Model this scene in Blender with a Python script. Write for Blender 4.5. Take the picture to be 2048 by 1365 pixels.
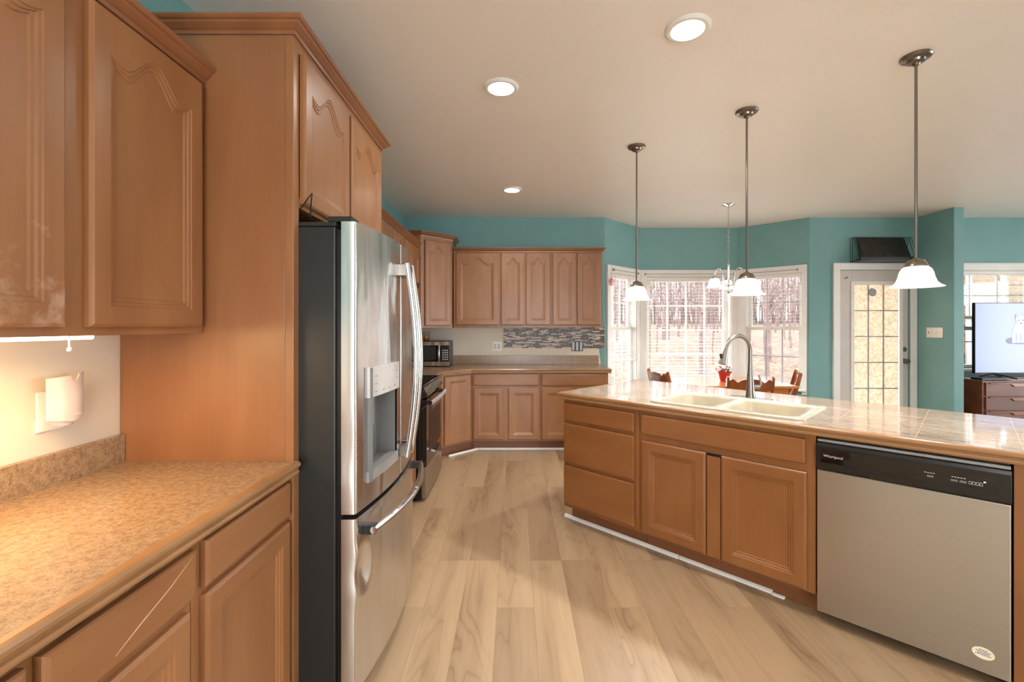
import bpy, bmesh, math, random
from mathutils import Vector, Matrix
random.seed(7)
for o in list(bpy.data.objects): bpy.data.objects.remove(o)
SC = bpy.context.scene; C = SC.collection
PI = math.pi; R2 = math.sqrt(.5)

# ------------------------------------------------------------ camera, world, sun, exposure
cd = bpy.data.cameras.new('camera'); cam = bpy.data.objects.new('camera', cd); C.objects.link(cam)
cam.location = (0, 0, 1.38); cam.rotation_euler = (PI/2, 0, 0)
cd.sensor_width = 36; cd.lens = 36*910/2048
cd.shift_x = -6/2048; cd.shift_y = -29.5/2048; cd.clip_start = .02; cd.clip_end = 300
SC.camera = cam
W = bpy.data.worlds.new('world'); SC.world = W; W.use_nodes = True
wb = W.node_tree.nodes['Background']; wb.inputs[0].default_value = (.93, .96, 1, 1); wb.inputs[1].default_value = 6.5
sd = bpy.data.lights.new('sun', 'SUN'); sd.energy = 5; sd.angle = .02; sd.color = (1, .95, .87)
sun = bpy.data.objects.new('sun', sd); C.objects.link(sun); sun.rotation_euler = (math.radians(42), 0, math.radians(-12))
SC.view_settings.view_transform = 'Standard'; SC.view_settings.look = 'None'
SC.view_settings.exposure = 0.72; SC.view_settings.gamma = 1; SC.view_settings.use_curve_mapping = False

def light(name, kind, loc, energy, color=(1,1,1), rot=(0,0,0), **kw):
    d = bpy.data.lights.new(name, kind); d.energy = energy; d.color = color
    for k, v in kw.items(): setattr(d, k, v)
    o = bpy.data.objects.new(name, d); C.objects.link(o); o.location = loc; o.rotation_euler = rot
    return o
CEIL = 2.72
WARM = (1, .86, .68)
DOWN = [(.775, 2.043), (-.078, 2.546), (-.03, 4.45)]
DOWN_FILL = [(.9, .3), (-.1, -1.2), (2.6, .6), (3.4, -1.4), (6.8, 3.2), (6.8, .6), (4.05, 3.5)]  # unseen lamps without fixtures, added as fill; the last for the stub wall
for i, (x, y) in enumerate(DOWN + DOWN_FILL):
    light('downlight_and_fill_lamp', 'AREA', (x, y, CEIL-.02), 6, (1, .98, .95), shape='DISK', size=.15, spread=2.6)

# ------------------------------------------------------------ materials
def lin(c):
    c = [v/255 for v in c]
    return tuple((v/12.92 if v <= .04045 else ((v+.055)/1.055)**2.4) for v in c) + (1,)
class NT:
    def __init__(s, name):
        s.m = bpy.data.materials.new(name); s.m.use_nodes = True; s.t = s.m.node_tree; s.n = s.t.nodes
        s.p = s.n['Principled BSDF']; s.out = s.n['Material Output']
    def node(s, typ, **kw):
        n = s.n.new(typ)
        for k, v in kw.items(): setattr(n, k, v)
        return n
    def link(s, a, b): s.t.links.new(a, b)
    def coords(s, scale=(1,1,1), kind='Object', rot=(0,0,0)):
        tc = s.node('ShaderNodeTexCoord'); mp = s.node('ShaderNodeMapping')
        mp.inputs['Scale'].default_value = scale; mp.inputs['Rotation'].default_value = rot
        if kind == 'World':
            g = s.node('ShaderNodeNewGeometry'); s.link(g.outputs['Position'], mp.inputs[0])
        else: s.link(tc.outputs[kind], mp.inputs[0])
        return mp.outputs[0]
    def noise(s, vec, scale, detail=3, rough=.5, w=None, dist=0):
        n = s.node('ShaderNodeTexNoise')
        if w is not None: n.noise_dimensions = '4D'; s.link(w, n.inputs['W'])
        n.inputs['Scale'].default_value = scale; n.inputs['Detail'].default_value = detail
        n.inputs['Roughness'].default_value = rough; n.inputs['Distortion'].default_value = dist
        s.link(vec, n.inputs['Vector']); return n.outputs['Fac']
    def ramp(s, fac, stops, interp='LINEAR'):
        r = s.node('ShaderNodeValToRGB'); r.color_ramp.interpolation = interp
        e = r.color_ramp.elements
        while len(e) < len(stops): e.new(.5)
        for el, (p, c) in zip(e, stops): el.position = p; el.color = c
        s.link(fac, r.inputs[0]); return r.outputs[0]
    def mix(s, a, b, fac, mode='MIX'):
        n = s.node('ShaderNodeMix', data_type='RGBA', blend_type=mode)
        for v, i in ((fac, 0), (a, 6), (b, 7)):
            if hasattr(v, 'links'): s.link(v, n.inputs[i])
            else: n.inputs[i].default_value = v
        return n.outputs[2]
    def math(s, op, a, b=0):
        n = s.node('ShaderNodeMath', operation=op)
        for v, i in ((a, 0), (b, 1)):
            if hasattr(v, 'links'): s.link(v, n.inputs[i])
            else: n.inputs[i].default_value = v
        return n.outputs[0]
    def bump(s, h, strength, dist=.01):
        b = s.node('ShaderNodeBump'); b.inputs['Strength'].default_value = strength; b.inputs['Distance'].default_value = dist
        s.link(h, b.inputs['Height']); s.link(b.outputs[0], s.p.inputs['Normal'])
    def base(s, c):
        if hasattr(c, 'links'): s.link(c, s.p.inputs['Base Color'])
        else: s.p.inputs['Base Color'].default_value = c
    def rand(s):
        return s.node('ShaderNodeObjectInfo').outputs['Random']

def plain(name, rgb, rough=.5, metal=0, emit=0, coat=0, var=.04):
    t = NT(name)
    if var:
        n = t.noise(t.coords(), 9, 2)
        a = lin([max(0, c*(1-var)) for c in rgb]); b = lin([min(255, c*(1+var)) for c in rgb])
        t.base(t.ramp(n, [(.3, a), (.7, b)]))
    else: t.base(lin(rgb))
    t.p.inputs['Roughness'].default_value = rough; t.p.inputs['Metallic'].default_value = metal
    t.p.inputs['Coat Weight'].default_value = coat
    if emit:
        t.p.inputs['Emission Color'].default_value = lin(rgb); t.p.inputs['Emission Strength'].default_value = emit
    return t.m

def wood(name, dark, mid, light_, rough=.36, axis=2, fine=60, coat=.15):
    t = NT(name); sc = [fine*.22]*3; sc[axis] = 1.6
    w = t.math('MULTIPLY', t.rand(), 40)
    v = t.coords(tuple(sc))
    n1 = t.noise(v, 1.0, 4, .6, w); 
    sc2 = [5.0]*3; sc2[axis] = 1.6
    n2 = t.noise(t.coords(tuple(sc2)), 1.4, 3, .5, w)
    sc3 = [fine*2.2]*3; sc3[axis] = 4
    n3 = t.noise(t.coords(tuple(sc3)), 1, 2, .5, w)
    c1 = t.ramp(n1, [(.25, lin(dark)), (.5, lin(mid)), (.8, lin(light_))])
    c2 = t.ramp(n2, [(.25, lin(dark)), (.55, lin(mid)), (.8, lin(light_))])
    c = t.mix(c1, c2, .68)
    f3 = t.ramp(n3, [(.3, (.88, .88, .88, 1)), (.55, (1, 1, 1, 1))])
    t.base(t.mix(c, f3, .35, 'MULTIPLY'))
    t.p.inputs['Roughness'].default_value = rough; t.p.inputs['Coat Weight'].default_value = coat
    t.p.inputs['Coat Roughness'].default_value = .22
    t.bump(n3, .06, .002)
    return t.m

M = {}
CW = ((134, 87, 51), (151, 103, 64), (165, 118, 78))
M['wood'] = wood('maple_wood', *CW)
def worn():
    m = wood('worn_maple_wood', *CW); nt = m.node_tree; P = nt.nodes['Principled BSDF']; src = P.inputs['Base Color'].links[0].from_socket
    tc = nt.nodes.new('ShaderNodeTexCoord'); sp = nt.nodes.new('ShaderNodeSeparateXYZ'); nt.links.new(tc.outputs['Object'], sp.inputs[0])
    n = nt.nodes.new('ShaderNodeTexNoise'); n.inputs['Scale'].default_value = 16; n.inputs['Detail'].default_value = 6; n.inputs['Roughness'].default_value = .7; nt.links.new(tc.outputs['Object'], n.inputs['Vector'])
    mr = nt.nodes.new('ShaderNodeMapRange'); mr.inputs[1].default_value = .30; mr.inputs[2].default_value = .0; mr.inputs[3].default_value = -.22; mr.inputs[4].default_value = .12; nt.links.new(sp.outputs[2], mr.inputs[0])
    ad = nt.nodes.new('ShaderNodeMath'); nt.links.new(n.outputs['Fac'], ad.inputs[0]); nt.links.new(mr.outputs[0], ad.inputs[1])
    rp = nt.nodes.new('ShaderNodeMapRange'); rp.inputs[1].default_value = .5; rp.inputs[2].default_value = .66; rp.inputs[4].default_value = .5; nt.links.new(ad.outputs[0], rp.inputs[0])
    mx = nt.nodes.new('ShaderNodeMix'); mx.data_type = 'RGBA'; nt.links.new(rp.outputs[0], mx.inputs[0]); nt.links.new(src, mx.inputs[6]); mx.inputs[7].default_value = lin((196, 166, 140)); nt.links.new(mx.outputs[2], P.inputs['Base Color'])
    return m
M['wood_worn'] = worn()
M['wood_h'] = wood('maple_wood_crosswise', *CW, axis=0)
M['wood_w'] = wood('island_wood', (122, 73, 36), (139, 88, 46), (153, 102, 58))
M['wood_wh'] = wood('island_wood_crosswise', (122, 73, 36), (139, 88, 46), (153, 102, 58), axis=0)
M['crown'] = wood('crown_wood', (122, 76, 48), (144, 94, 60), (158, 108, 72), axis=0, rough=.3)
M['panelwood'] = wood('veneer_wood', (138, 90, 53), (149, 99, 61), (158, 109, 70), fine=90)
M['toe'] = wood('toe_kick_wood', (112, 68, 42), (128, 80, 50), (138, 90, 58), axis=0)
M['edge'] = wood('counter_edge_wood', (136, 96, 60), (158, 116, 76), (174, 134, 92), axis=0, rough=.3)
M['table'] = wood('table_wood', (176, 104, 46), (206, 132, 66), (220, 150, 84), axis=0, rough=.16, coat=.6)
M['chairwood'] = wood('chair_wood', (112, 58, 26), (146, 80, 38), (166, 98, 52), rough=.22, coat=.4)
M['dresser'] = wood('dresser_wood', (84, 44, 26), (112, 60, 36), (134, 76, 48), axis=0, rough=.35)

def walls():
    t = NT('teal_and_beige_paint')
    g = t.node('ShaderNodeNewGeometry'); sp = t.node('ShaderNodeSeparateXYZ'); t.link(g.outputs['Position'], sp.inputs[0])
    low = t.math('LESS_THAN', sp.outputs[2], 1.37)
    edge = t.math('ADD', t.math('MULTIPLY', sp.outputs[2], -.12), 1.165)
    lf = t.math('LESS_THAN', sp.outputs[0], edge)
    f = t.math('MULTIPLY', low, lf)
    n = t.noise(t.coords(kind='World'), 3, 3)
    teal = t.ramp(n, [(.3, lin((114, 160, 159))), (.7, lin((121, 167, 166)))])
    bg = t.ramp(n, [(.3, lin((222, 210, 190))), (.7, lin((232, 220, 200)))])
    t.base(t.mix(teal, bg, f)); t.p.inputs['Roughness'].default_value = .55
    n2 = t.noise(t.coords(kind='World'), 240, 2); t.bump(n2, .08, .002)
    return t.m
M['wall'] = walls()
M['white'] = plain('white_gloss_paint', (236, 234, 229), .35, var=.012)
M['offwhite'] = plain('aged_white_paint', (214, 209, 200), .45, var=.012)
M['doorpaint'] = plain('door_grey_paint', (206, 200, 194), .45, var=.012)
M['ceil'] = None
def ceil():
    t = NT('ceiling_paint'); n = t.noise(t.coords(kind='World'), 1.2, 4)
    t.base(t.ramp(n, [(.3, lin((240, 236, 228))), (.7, lin((244, 240, 233)))])); t.p.inputs['Roughness'].default_value = .38
    t.bump(t.noise(t.coords(kind='World'), 5, 2), .12, .02); return t.m
M['ceil'] = ceil()
def floor():
    t = NT('oak_plank_floor')
    g = t.node('ShaderNodeNewGeometry'); sp = t.node('ShaderNodeSeparateXYZ'); t.link(g.outputs['Position'], sp.inputs[0])
    cb = t.node('ShaderNodeCombineXYZ'); t.link(t.math('ADD', sp.outputs[1], 30.26), cb.inputs[0]); t.link(t.math('ADD', sp.outputs[0], 20.067), cb.inputs[1])
    b = t.node('ShaderNodeTexBrick', offset=.37, offset_frequency=3, squash=1)
    t.link(cb.outputs[0], b.inputs['Vector'])
    for k, v in (('Scale', 1), ('Mortar Size', .0012), ('Mortar Smooth', .1), ('Bias', 0), ('Brick Width', 1.22), ('Row Height', .18)): b.inputs[k].default_value = v
    b.inputs['Color1'].default_value = (0, 0, 0, 1); b.inputs['Color2'].default_value = (1, 1, 1, 1); b.inputs['Mortar'].default_value = (.5, .5, .5, 1)
    # a second brick field with the same joints gives another random value per plank
    w = t.math('MULTIPLY', b.outputs['Color'], 37.0)
    v1 = t.coords((3.6, .62, 1), 'World')
    n1 = t.noise(v1, 1.5, 2.5, .45, w, .5)
    rings = t.math('PINGPONG', t.math('MULTIPLY', n1, 24.0), 1.0)
    v2 = t.coords((70, 3.0, 1), 'World'); n2 = t.noise(v2, 1, 3, .6, w)
    v3 = t.coords((5, .5, 1), 'World'); n3 = t.noise(v3, 1, 2, .5, w)
    basec = t.ramp(b.outputs['Color'], [(0, lin((142, 114, 86))), (.3, lin((178, 150, 118))), (.6, lin((184, 154, 119))), (1, lin((148, 119, 89)))])
    c = t.mix(basec, t.ramp(n3, [(.3, lin((124, 100, 78))), (.55, lin((190, 164, 132)))]), .42)
    mask = t.ramp(n3, [(.34, (1, 1, 1, 1)), (.55, (.15, .15, .15, 1))])
    rc = t.ramp(rings, [(0, (.62, .56, .52, 1)), (.22, (.9, .87, .84, 1)), (1, (1, 1, 1, 1))])
    c = t.mix(c, rc, mask, 'MULTIPLY')
    c = t.mix(c, t.ramp(n2, [(.3, (.86, .83, .8, 1)), (.6, (1, 1, 1, 1))]), .55, 'MULTIPLY')
    c = t.mix(c, (.2, .14, .09, 1), t.math('MULTIPLY', b.outputs['Fac'], .55))
    t.base(c); t.p.inputs['Roughness'].default_value = .36
    t.bump(n2, .05, .002); return t.m
M['floor'] = floor()
def granite():
    t = NT('speckled_granite'); v = t.coords((1, 1, 1), 'World')
    n = t.noise(v, 260, 3, .7); n2 = t.noise(v, 60, 3, .6); n3 = t.noise(v, 6, 2)
    c = t.ramp(n, [(.36, lin((100, 78, 60))), (.45, lin((146, 118, 92))), (.56, lin((160, 132, 104))), (.68, lin((182, 158, 130)))])
    c = t.mix(c, t.ramp(n2, [(.38, lin((132, 106, 82))), (.6, lin((182, 156, 126)))]), .4)
    g = t.node('ShaderNodeNewGeometry'); br = t.node('ShaderNodeTexBrick', offset=0)
    sp = t.node('ShaderNodeSeparateXYZ'); t.link(g.outputs['Position'], sp.inputs[0]); cb = t.node('ShaderNodeCombineXYZ')
    t.link(t.math('ADD', sp.outputs[0], 21.35+.305-.0), cb.inputs[0]); t.link(t.math('ADD', sp.outputs[1], 10.0), cb.inputs[1])
    t.link(cb.outputs[0], br.inputs['Vector'])
    for k, q in (('Scale', 1), ('Mortar Size', .0012), ('Brick Width', .305), ('Row Height', .305)): br.inputs[k].default_value = q
    c = t.mix(c, lin((150, 122, 94)), t.math('MULTIPLY', br.outputs['Fac'], .8))
    t.base(c); t.p.inputs['Roughness'].default_value = .22
    return t.m
M['granite'] = granite()
def marble():
    t = NT('polished_stone_tile'); v = t.coords((1, 1, 1), 'Object')
    v2 = t.coords((2.2, 9, 1), 'Object', (0, 0, .5))
    n = t.noise(v2, 1.8, 5, .62, None, .9); n2 = t.noise(v, 40, 3, .7)
    c = t.ramp(n, [(.3, lin((126, 104, 88))), (.45, lin((152, 132, 115))), (.6, lin((166, 149, 134))), (.72, lin((184, 170, 156)))])
    c = t.mix(c, t.ramp(n2, [(.35, lin((124, 102, 85))), (.6, lin((174, 155, 138)))]), .3)
    br = t.node('ShaderNodeTexBrick', offset=0)
    mp = t.node('ShaderNodeMapping'); tc = t.node('ShaderNodeTexCoord'); t.link(tc.outputs['Object'], mp.inputs[0])
    mp.inputs['Location'].default_value = (10*.305-1.90+.305*10, 3.05, 0); t.link(mp.outputs[0], br.inputs['Vector'])
    for k, q in (('Scale', 1), ('Mortar Size', .0016), ('Brick Width', .305), ('Row Height', .305)): br.inputs[k].default_value = q
    c = t.mix(c, lin((196, 172, 146)), t.math('MULTIPLY', br.outputs['Fac'], .8))
    t.base(c); t.p.inputs['Roughness'].default_value = .07; t.p.inputs['Specular IOR Level'].default_value = .8
    t.bump(br.outputs['Fac'], .1, -.001); return t.m
M['marble'] = marble()
def mosaic():
    t = NT('linear_mosaic_tile'); g = t.node('ShaderNodeNewGeometry'); sp = t.node('ShaderNodeSeparateXYZ'); t.link(g.outputs['Position'], sp.inputs[0])
    cb = t.node('ShaderNodeCombineXYZ'); t.link(t.math('ADD', sp.outputs[0], 5), cb.inputs[0]); t.link(sp.outputs[2], cb.inputs[1])
    b = t.node('ShaderNodeTexBrick', offset=.37, offset_frequency=2, squash=.6, squash_frequency=3); t.link(cb.outputs[0], b.inputs['Vector'])
    for k, v in (('Scale', 1), ('Mortar Size', .0012), ('Brick Width', .082), ('Row Height', .0152)): b.inputs[k].default_value = v
    b.inputs['Color1'].default_value = (0, 0, 0, 1); b.inputs['Color2'].default_value = (1, 1, 1, 1)
    c = t.ramp(b.outputs['Color'], [(0, lin((22, 20, 30))), (.22, lin((206, 186, 158))), (.36, lin((150, 128, 118))), (.47, lin((22, 19, 26))), (.6, lin((196, 176, 148))), (.72, lin((118, 104, 112))), (.82, lin((46, 42, 52)))], 'CONSTANT')
    c = t.mix(c, lin((214, 204, 192)), b.outputs['Fac'])
    t.base(c); t.p.inputs['Roughness'].default_value = .4; return t.m
M['mosaic'] = mosaic()
def steel(name, rgb, rough=.26, axis=2, wav=0, aniso=0):
    t = NT(name); sc = [260]*3; sc[axis] = 3
    n = t.noise(t.coords(tuple(sc)), 1, 2); t.base(t.ramp(n, [(.3, lin([c*.98 for c in rgb])), (.7, lin(rgb))]))
    if aniso:
        vt = t.node('ShaderNodeVectorTransform', vector_type='VECTOR', convert_from='OBJECT', convert_to='WORLD'); vt.inputs[0].default_value = (0, 0, 1)
        t.link(vt.outputs[0], t.p.inputs['Tangent']); t.p.inputs['Anisotropic'].default_value = aniso
    t.p.inputs['Metallic'].default_value = 1; t.p.inputs['Roughness'].default_value = rough
    if wav:
        n4 = t.noise(t.coords((5, 1, 1.1)), 1.5, 1.5, .5, None, .6); t.bump(n4, wav, .03)
    return t.m
M['steel'] = steel('brushed_steel', (216, 215, 213), .25, 0, .45, .7)
M['steel_dw'] = steel('brushed_steel_warm', (184, 180, 175), .30, 0, aniso=.85)
M['nickel'] = steel('brushed_nickel', (138, 131, 124), .28)
M['chrome'] = plain('polished_chrome', (225, 225, 228), .1, 1, var=0)
M['black'] = plain('black_plastic', (16, 16, 17), .3)
M['blackgloss'] = plain('black_glass', (9, 9, 10), .05, coat=.5, var=0)
M['darkgrey'] = plain('dark_grey_enamel', (34, 36, 35), .38)
M['greyplastic'] = plain('grey_plastic', (150, 150, 149), .3)
M['lightgrey'] = plain('light_grey_panel', (206, 205, 202), .2)
M['cavity'] = plain('dispenser_grey', (118, 118, 117), .3)
M['cream'] = plain('cream_enamel', (182, 172, 150), .16, coat=.3)
M['plate'] = plain('white_plastic', (240, 238, 230), .3)
M['fresh'] = plain('pinkish_white_plastic', (214, 198, 190), .3)
M['red'] = plain('red_ceramic', (196, 44, 40), .3)
M['leafgreen'] = plain('green_leaf', (52, 96, 44), .5, var=.3)
M['petalred'] = plain('red_petal', (176, 30, 42), .5, var=.2)
M['petalwhite'] = plain('white_petal', (238, 232, 228), .5)
M['orange'] = plain('orange_peel', (232, 112, 36), .4)
M['blue'] = plain('blue_plastic', (28, 52, 160), .35)
M['chalk'] = None
def chalk():
    t = NT('black_board'); n = t.noise(t.coords((1, 1, 1)), 26, 4, .7); t.base(t.ramp(n, [(.5, lin((30, 29, 28))), (.75, lin((64, 61, 58)))]))
    t.p.inputs['Roughness'].default_value = .35; return t.m
M['chalk'] = chalk()
M['screen'] = plain('lit_screen', (150, 166, 206), .2, emit=.3, var=0)
for i, (k, c) in enumerate((('fox', (192, 202, 226)), ('foxdark', (104, 116, 150)), ('foxmid', (152, 166, 202)), ('foxeye', (28, 30, 44)))):
    M[k] = plain('screen_picture_'+k, c, .3, emit=.3, var=0)
M['lampwhite'] = plain('lit_lamp_diffuser', (255, 248, 236), .5, emit=7, var=0)
M['tube'] = plain('lit_tube', (255, 224, 170), .5, emit=9, var=0)
M['led'] = plain('lit_blue_led', (190, 210, 255), .5, emit=4, var=0)
def shade():
    t = NT('lit_frosted_glass'); t.p.inputs['Base Color'].default_value = (.95, .94, .92, 1); t.p.inputs['Roughness'].default_value = .25
    t.p.inputs['Emission Color'].default_value = (1, .97, .92, 1); t.p.inputs['Emission Strength'].default_value = .25
    tr = t.node('ShaderNodeBsdfTranslucent'); tr.inputs[0].default_value = (1, .97, .92, 1)
    mx = t.node('ShaderNodeMixShader'); mx.inputs[0].default_value = .45
    t.link(t.p.outputs[0], mx.inputs[1]); t.link(tr.outputs[0], mx.inputs[2]); t.link(mx.outputs[0], t.out.inputs[0]); return t.m
M['shade'] = shade()
def glass(name='window_glass', tint=(1,1,1,1), gl=1.0):
    t = NT(name); tr = t.node('ShaderNodeBsdfTransparent'); tr.inputs[0].default_value = tint
    gs = t.node('ShaderNodeBsdfGlossy'); gs.inputs['Roughness'].default_value = .01
    fr = t.node('ShaderNodeLayerWeight'); fr.inputs[0].default_value = .5
    mx = t.node('ShaderNodeMixShader'); t.link(t.math('MULTIPLY', t.math('ADD', t.math('POWER', fr.outputs['Facing'], 4.5), .045), gl*.9), mx.inputs[0])
    t.link(tr.outputs[0], mx.inputs[1]); t.link(gs.outputs[0], mx.inputs[2]); t.link(mx.outputs[0], t.out.inputs[0]); return t.m
M['glass'] = glass(); M['plasticclear'] = glass('clear_plastic', (.9, .9, .88, 1), 1.4)
def filmglass():
    t = NT('textured_film_glass'); tr = t.node('ShaderNodeBsdfTransparent'); tl = t.node('ShaderNodeBsdfTranslucent')
    n = t.noise(t.coords(), 42, 3, .6); c = t.ramp(n, [(.40, lin((186, 174, 158))), (.56, lin((206, 196, 182)))])
    t.link(c, tl.inputs[0]); t.link(c, tr.inputs[0])
    mx = t.node('ShaderNodeMixShader'); mx.inputs[0].default_value = .72
    t.link(tr.outputs[0], mx.inputs[1]); t.link(tl.outputs[0], mx.inputs[2]); t.link(mx.outputs[0], t.out.inputs[0]); return t.m
M['film'] = filmglass()
def leaves():
    t = NT('leaf_litter'); v = t.coords(kind='World'); n = t.noise(v, 5, 6, .75); n2 = t.noise(v, .35, 3)
    c = t.ramp(n, [(.32, lin((26, 17, 13))), (.44, lin((56, 41, 31))), (.54, lin((84, 66, 52))), (.66, lin((122, 103, 88)))])
    t.base(t.mix(c, t.ramp(n2, [(.4, lin((58, 42, 34))), (.6, lin((88, 72, 48)))]), .4)); t.p.inputs['Roughness'].default_value = .9; return t.m
M['leaves'] = leaves()
M['bark'] = plain('grey_brown_bark', (88, 73, 70), .9, var=.2)
def siding():
    t = NT('beige_siding'); n = t.noise(t.coords(kind='World'), 20, 4, .7); v = t.coords((1,1,1), 'World')
    t.base(t.ramp(n, [(.35, lin((86, 74, 60))), (.6, lin((104, 92, 76)))])); t.p.inputs['Roughness'].default_value = .8; return t.m
M['siding'] = siding()
M['stickerwhite'] = plain('cream_sticker', (236, 226, 196), .5)
M['stickerblue'] = plain('sticker_blue_ink', (60, 74, 130), .5)
M['stickerorange'] = plain('sticker_orange_ink', (206, 140, 90), .5)
M['print'] = plain('pale_grey_print', (196, 198, 200), .4, var=0)
M['printdim'] = plain('dim_grey_print', (96, 104, 108), .4, var=0)
M['magnet'] = plain('red_and_white_ornament', (206, 120, 124), .4, var=.35)

# ------------------------------------------------------------ geometry helpers
def finish(name, bm, mat, parent=None, smooth=False, bevel=0, loc=None, rot=None):
    bmesh.ops.recalc_face_normals(bm, faces=bm.faces[:])
    me = bpy.data.meshes.new(name); bm.to_mesh(me); bm.free(); me.materials.append(mat if not isinstance(mat, str) else M[mat])
    if smooth:
        for p in me.polygons: p.use_smooth = True
    o = bpy.data.objects.new(name, me); C.objects.link(o)
    if parent: o.parent = parent
    if loc: o.location = loc
    if rot: o.rotation_euler = rot
    if smooth == 'auto':
        me.set_sharp_from_angle(angle=math.radians(35))
    if bevel:
        md = o.modifiers.new('bevel', 'BEVEL'); md.width = bevel; md.segments = 2; md.limit_method = 'ANGLE'; md.angle_limit = math.radians(40)
    return o
def addbox(bm, x0, x1, y0, y1, z0, z1):
    v = [bm.verts.new(p) for p in ((x0,y0,z0),(x1,y0,z0),(x1,y1,z0),(x0,y1,z0),(x0,y0,z1),(x1,y0,z1),(x1,y1,z1),(x0,y1,z1))]
    for f in ((0,3,2,1),(4,5,6,7),(0,1,5,4),(1,2,6,5),(2,3,7,6),(3,0,4,7)): bm.faces.new([v[i] for i in f])
def box(name, boxes, mat, parent=None, bevel=.0015, **kw):
    bm = bmesh.new()
    if isinstance(boxes[0], (int, float)): boxes = [boxes]
    for b in boxes: addbox(bm, *b)
    return finish(name, bm, mat, parent, bevel=bevel, **kw)
def addtube(bm, pts, rad, seg=12, caps=True):
    pts = [Vector(p) for p in pts]; n = len(pts)
    if not hasattr(rad, '__len__'): rad = [rad]*n
    tang = []
    for i in range(n):
        a = pts[max(i-1, 0)]; b = pts[min(i+1, n-1)]; tang.append((b-a).normalized())
    up = Vector((0,0,1)) if abs(tang[0].z) < .9 else Vector((1,0,0))
    nrm = (up - tang[0]*up.dot(tang[0])).normalized(); rings = []
    for i in range(n):
        nrm = (nrm - tang[i]*nrm.dot(tang[i])).normalized(); bn = tang[i].cross(nrm)
        rings.append([bm.verts.new(pts[i] + (nrm*math.cos(a)+bn*math.sin(a))*rad[i]) for a in [2*PI*k/seg for k in range(seg)]])
    for i in range(n-1):
        for k in range(seg):
            bm.faces.new((rings[i][k], rings[i][(k+1)%seg], rings[i+1][(k+1)%seg], rings[i+1][k]))
    if caps: bm.faces.new(rings[0][::-1]); bm.faces.new(rings[-1])
def tube(name, pts, rad, mat, parent=None, seg=12, **kw):
    bm = bmesh.new(); addtube(bm, pts, rad, seg); return finish(name, bm, mat, parent, smooth='auto', **kw)
def addlathe(bm, prof, c=(0,0,0), seg=32, flute=0):
    rings = []
    for r, z in prof:
        rings.append([bm.verts.new((c[0]+r*math.cos(2*PI*k/seg), c[1]+r*math.sin(2*PI*k/seg), c[2]+z)) for k in range(seg)])
    for i in range(len(prof)-1):
        for k in range(seg): bm.faces.new((rings[i][k], rings[i][(k+1)%seg], rings[i+1][(k+1)%seg], rings[i+1][k]))
    return rings
def lathe(name, prof, mat, parent=None, c=(0,0,0), seg=32, caps=True, **kw):
    bm = bmesh.new(); r = addlathe(bm, prof, c, seg)
    if caps:
        if prof[0][0] > 1e-4: bm.faces.new(r[0][::-1])
        if prof[-1][0] > 1e-4: bm.faces.new(r[-1])
    bmesh.ops.remove_doubles(bm, verts=bm.verts[:], dist=1e-6)
    return finish(name, bm, mat, parent, smooth='auto', **kw)
def prism(bm, pts, axis, a, b):
    """extrude the 2D outline along an axis: 0 x (pts are y,z), 1 y (pts are x,z), 2 z (pts are x,y)"""
    def P(p, t):
        return ((t, p[0], p[1]), (p[0], t, p[1]), (p[0], p[1], t))[axis]
    u = [bm.verts.new(P(p, a)) for p in pts]; w = [bm.verts.new(P(p, b)) for p in pts]
    n = len(pts)
    bm.faces.new(u[::-1]); bm.faces.new(w)
    for i in range(n): bm.faces.new((u[i], u[(i+1)%n], w[(i+1)%n], w[i]))
def moulding(name, path, prof, mat, parent=None, z=0, **kw):
    """sweep a closed profile (outward, height) along a mitred floor path; outward is to the right of travel"""
    bm = bmesh.new(); rings = []; n = len(path)
    for i in range(n):
        d = []
        if i > 0: d.append((Vector(path[i])-Vector(path[i-1])).normalized())
        if i < n-1: d.append((Vector(path[i+1])-Vector(path[i])).normalized())
        ns = [Vector((q.y, -q.x)) for q in d]
        m = ns[0] if len(ns) == 1 else (ns[0]+ns[1])/(1+ns[0].dot(ns[1]))
        rings.append([bm.verts.new((path[i][0]+m.x*o, path[i][1]+m.y*o, z+h)) for o, h in prof])
    k = len(prof)
    for i in range(n-1):
        for j in range(k): bm.faces.new((rings[i][j], rings[i][(j+1)%k], rings[i+1][(j+1)%k], rings[i+1][j]))
    bm.faces.new(rings[0]); bm.faces.new(rings[-1][::-1])
    return finish(name, bm, mat, parent, **kw)
def thing(name, label, cat, loc=(0,0,0), rz=0, group=None, kind=None):
    o = bpy.data.objects.new(name, None); C.objects.link(o); o.empty_display_size = .1
    o.location = loc; o.rotation_euler = (0, 0, rz); return tag(o, label, cat, group, kind)
def tag(o, label=None, cat=None, group=None, kind=None):
    if label: o['label'] = label
    if cat: o['category'] = cat
    if group: o['group'] = group
    if kind: o['kind'] = kind
    return o
def struct(o, label=None, cat=None): return tag(o, label, cat, kind='structure')
def copy_tree(o, parent=None):
    c = o.copy(); C.objects.link(c)
    if parent: c.parent = parent
    for ch in list(o.children): copy_tree(ch, c)
    return c
def text(name, s, size, mat, parent, loc, rot, ext=.0006, align='CENTER'):
    cu = bpy.data.curves.new(name, 'FONT'); cu.body = s; cu.size = size; cu.extrude = ext; cu.align_x = align; cu.align_y = 'CENTER'
    t = bpy.data.objects.new(name, cu); C.objects.link(t)
    dg = bpy.context.evaluated_depsgraph_get(); me = bpy.data.meshes.new_from_object(t.evaluated_get(dg))
    bpy.data.objects.remove(t); me.materials.clear(); me.materials.append(M[mat])
    o = bpy.data.objects.new(name, me); C.objects.link(o); o.parent = parent; o.location = loc; o.rotation_euler = rot; return o

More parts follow.
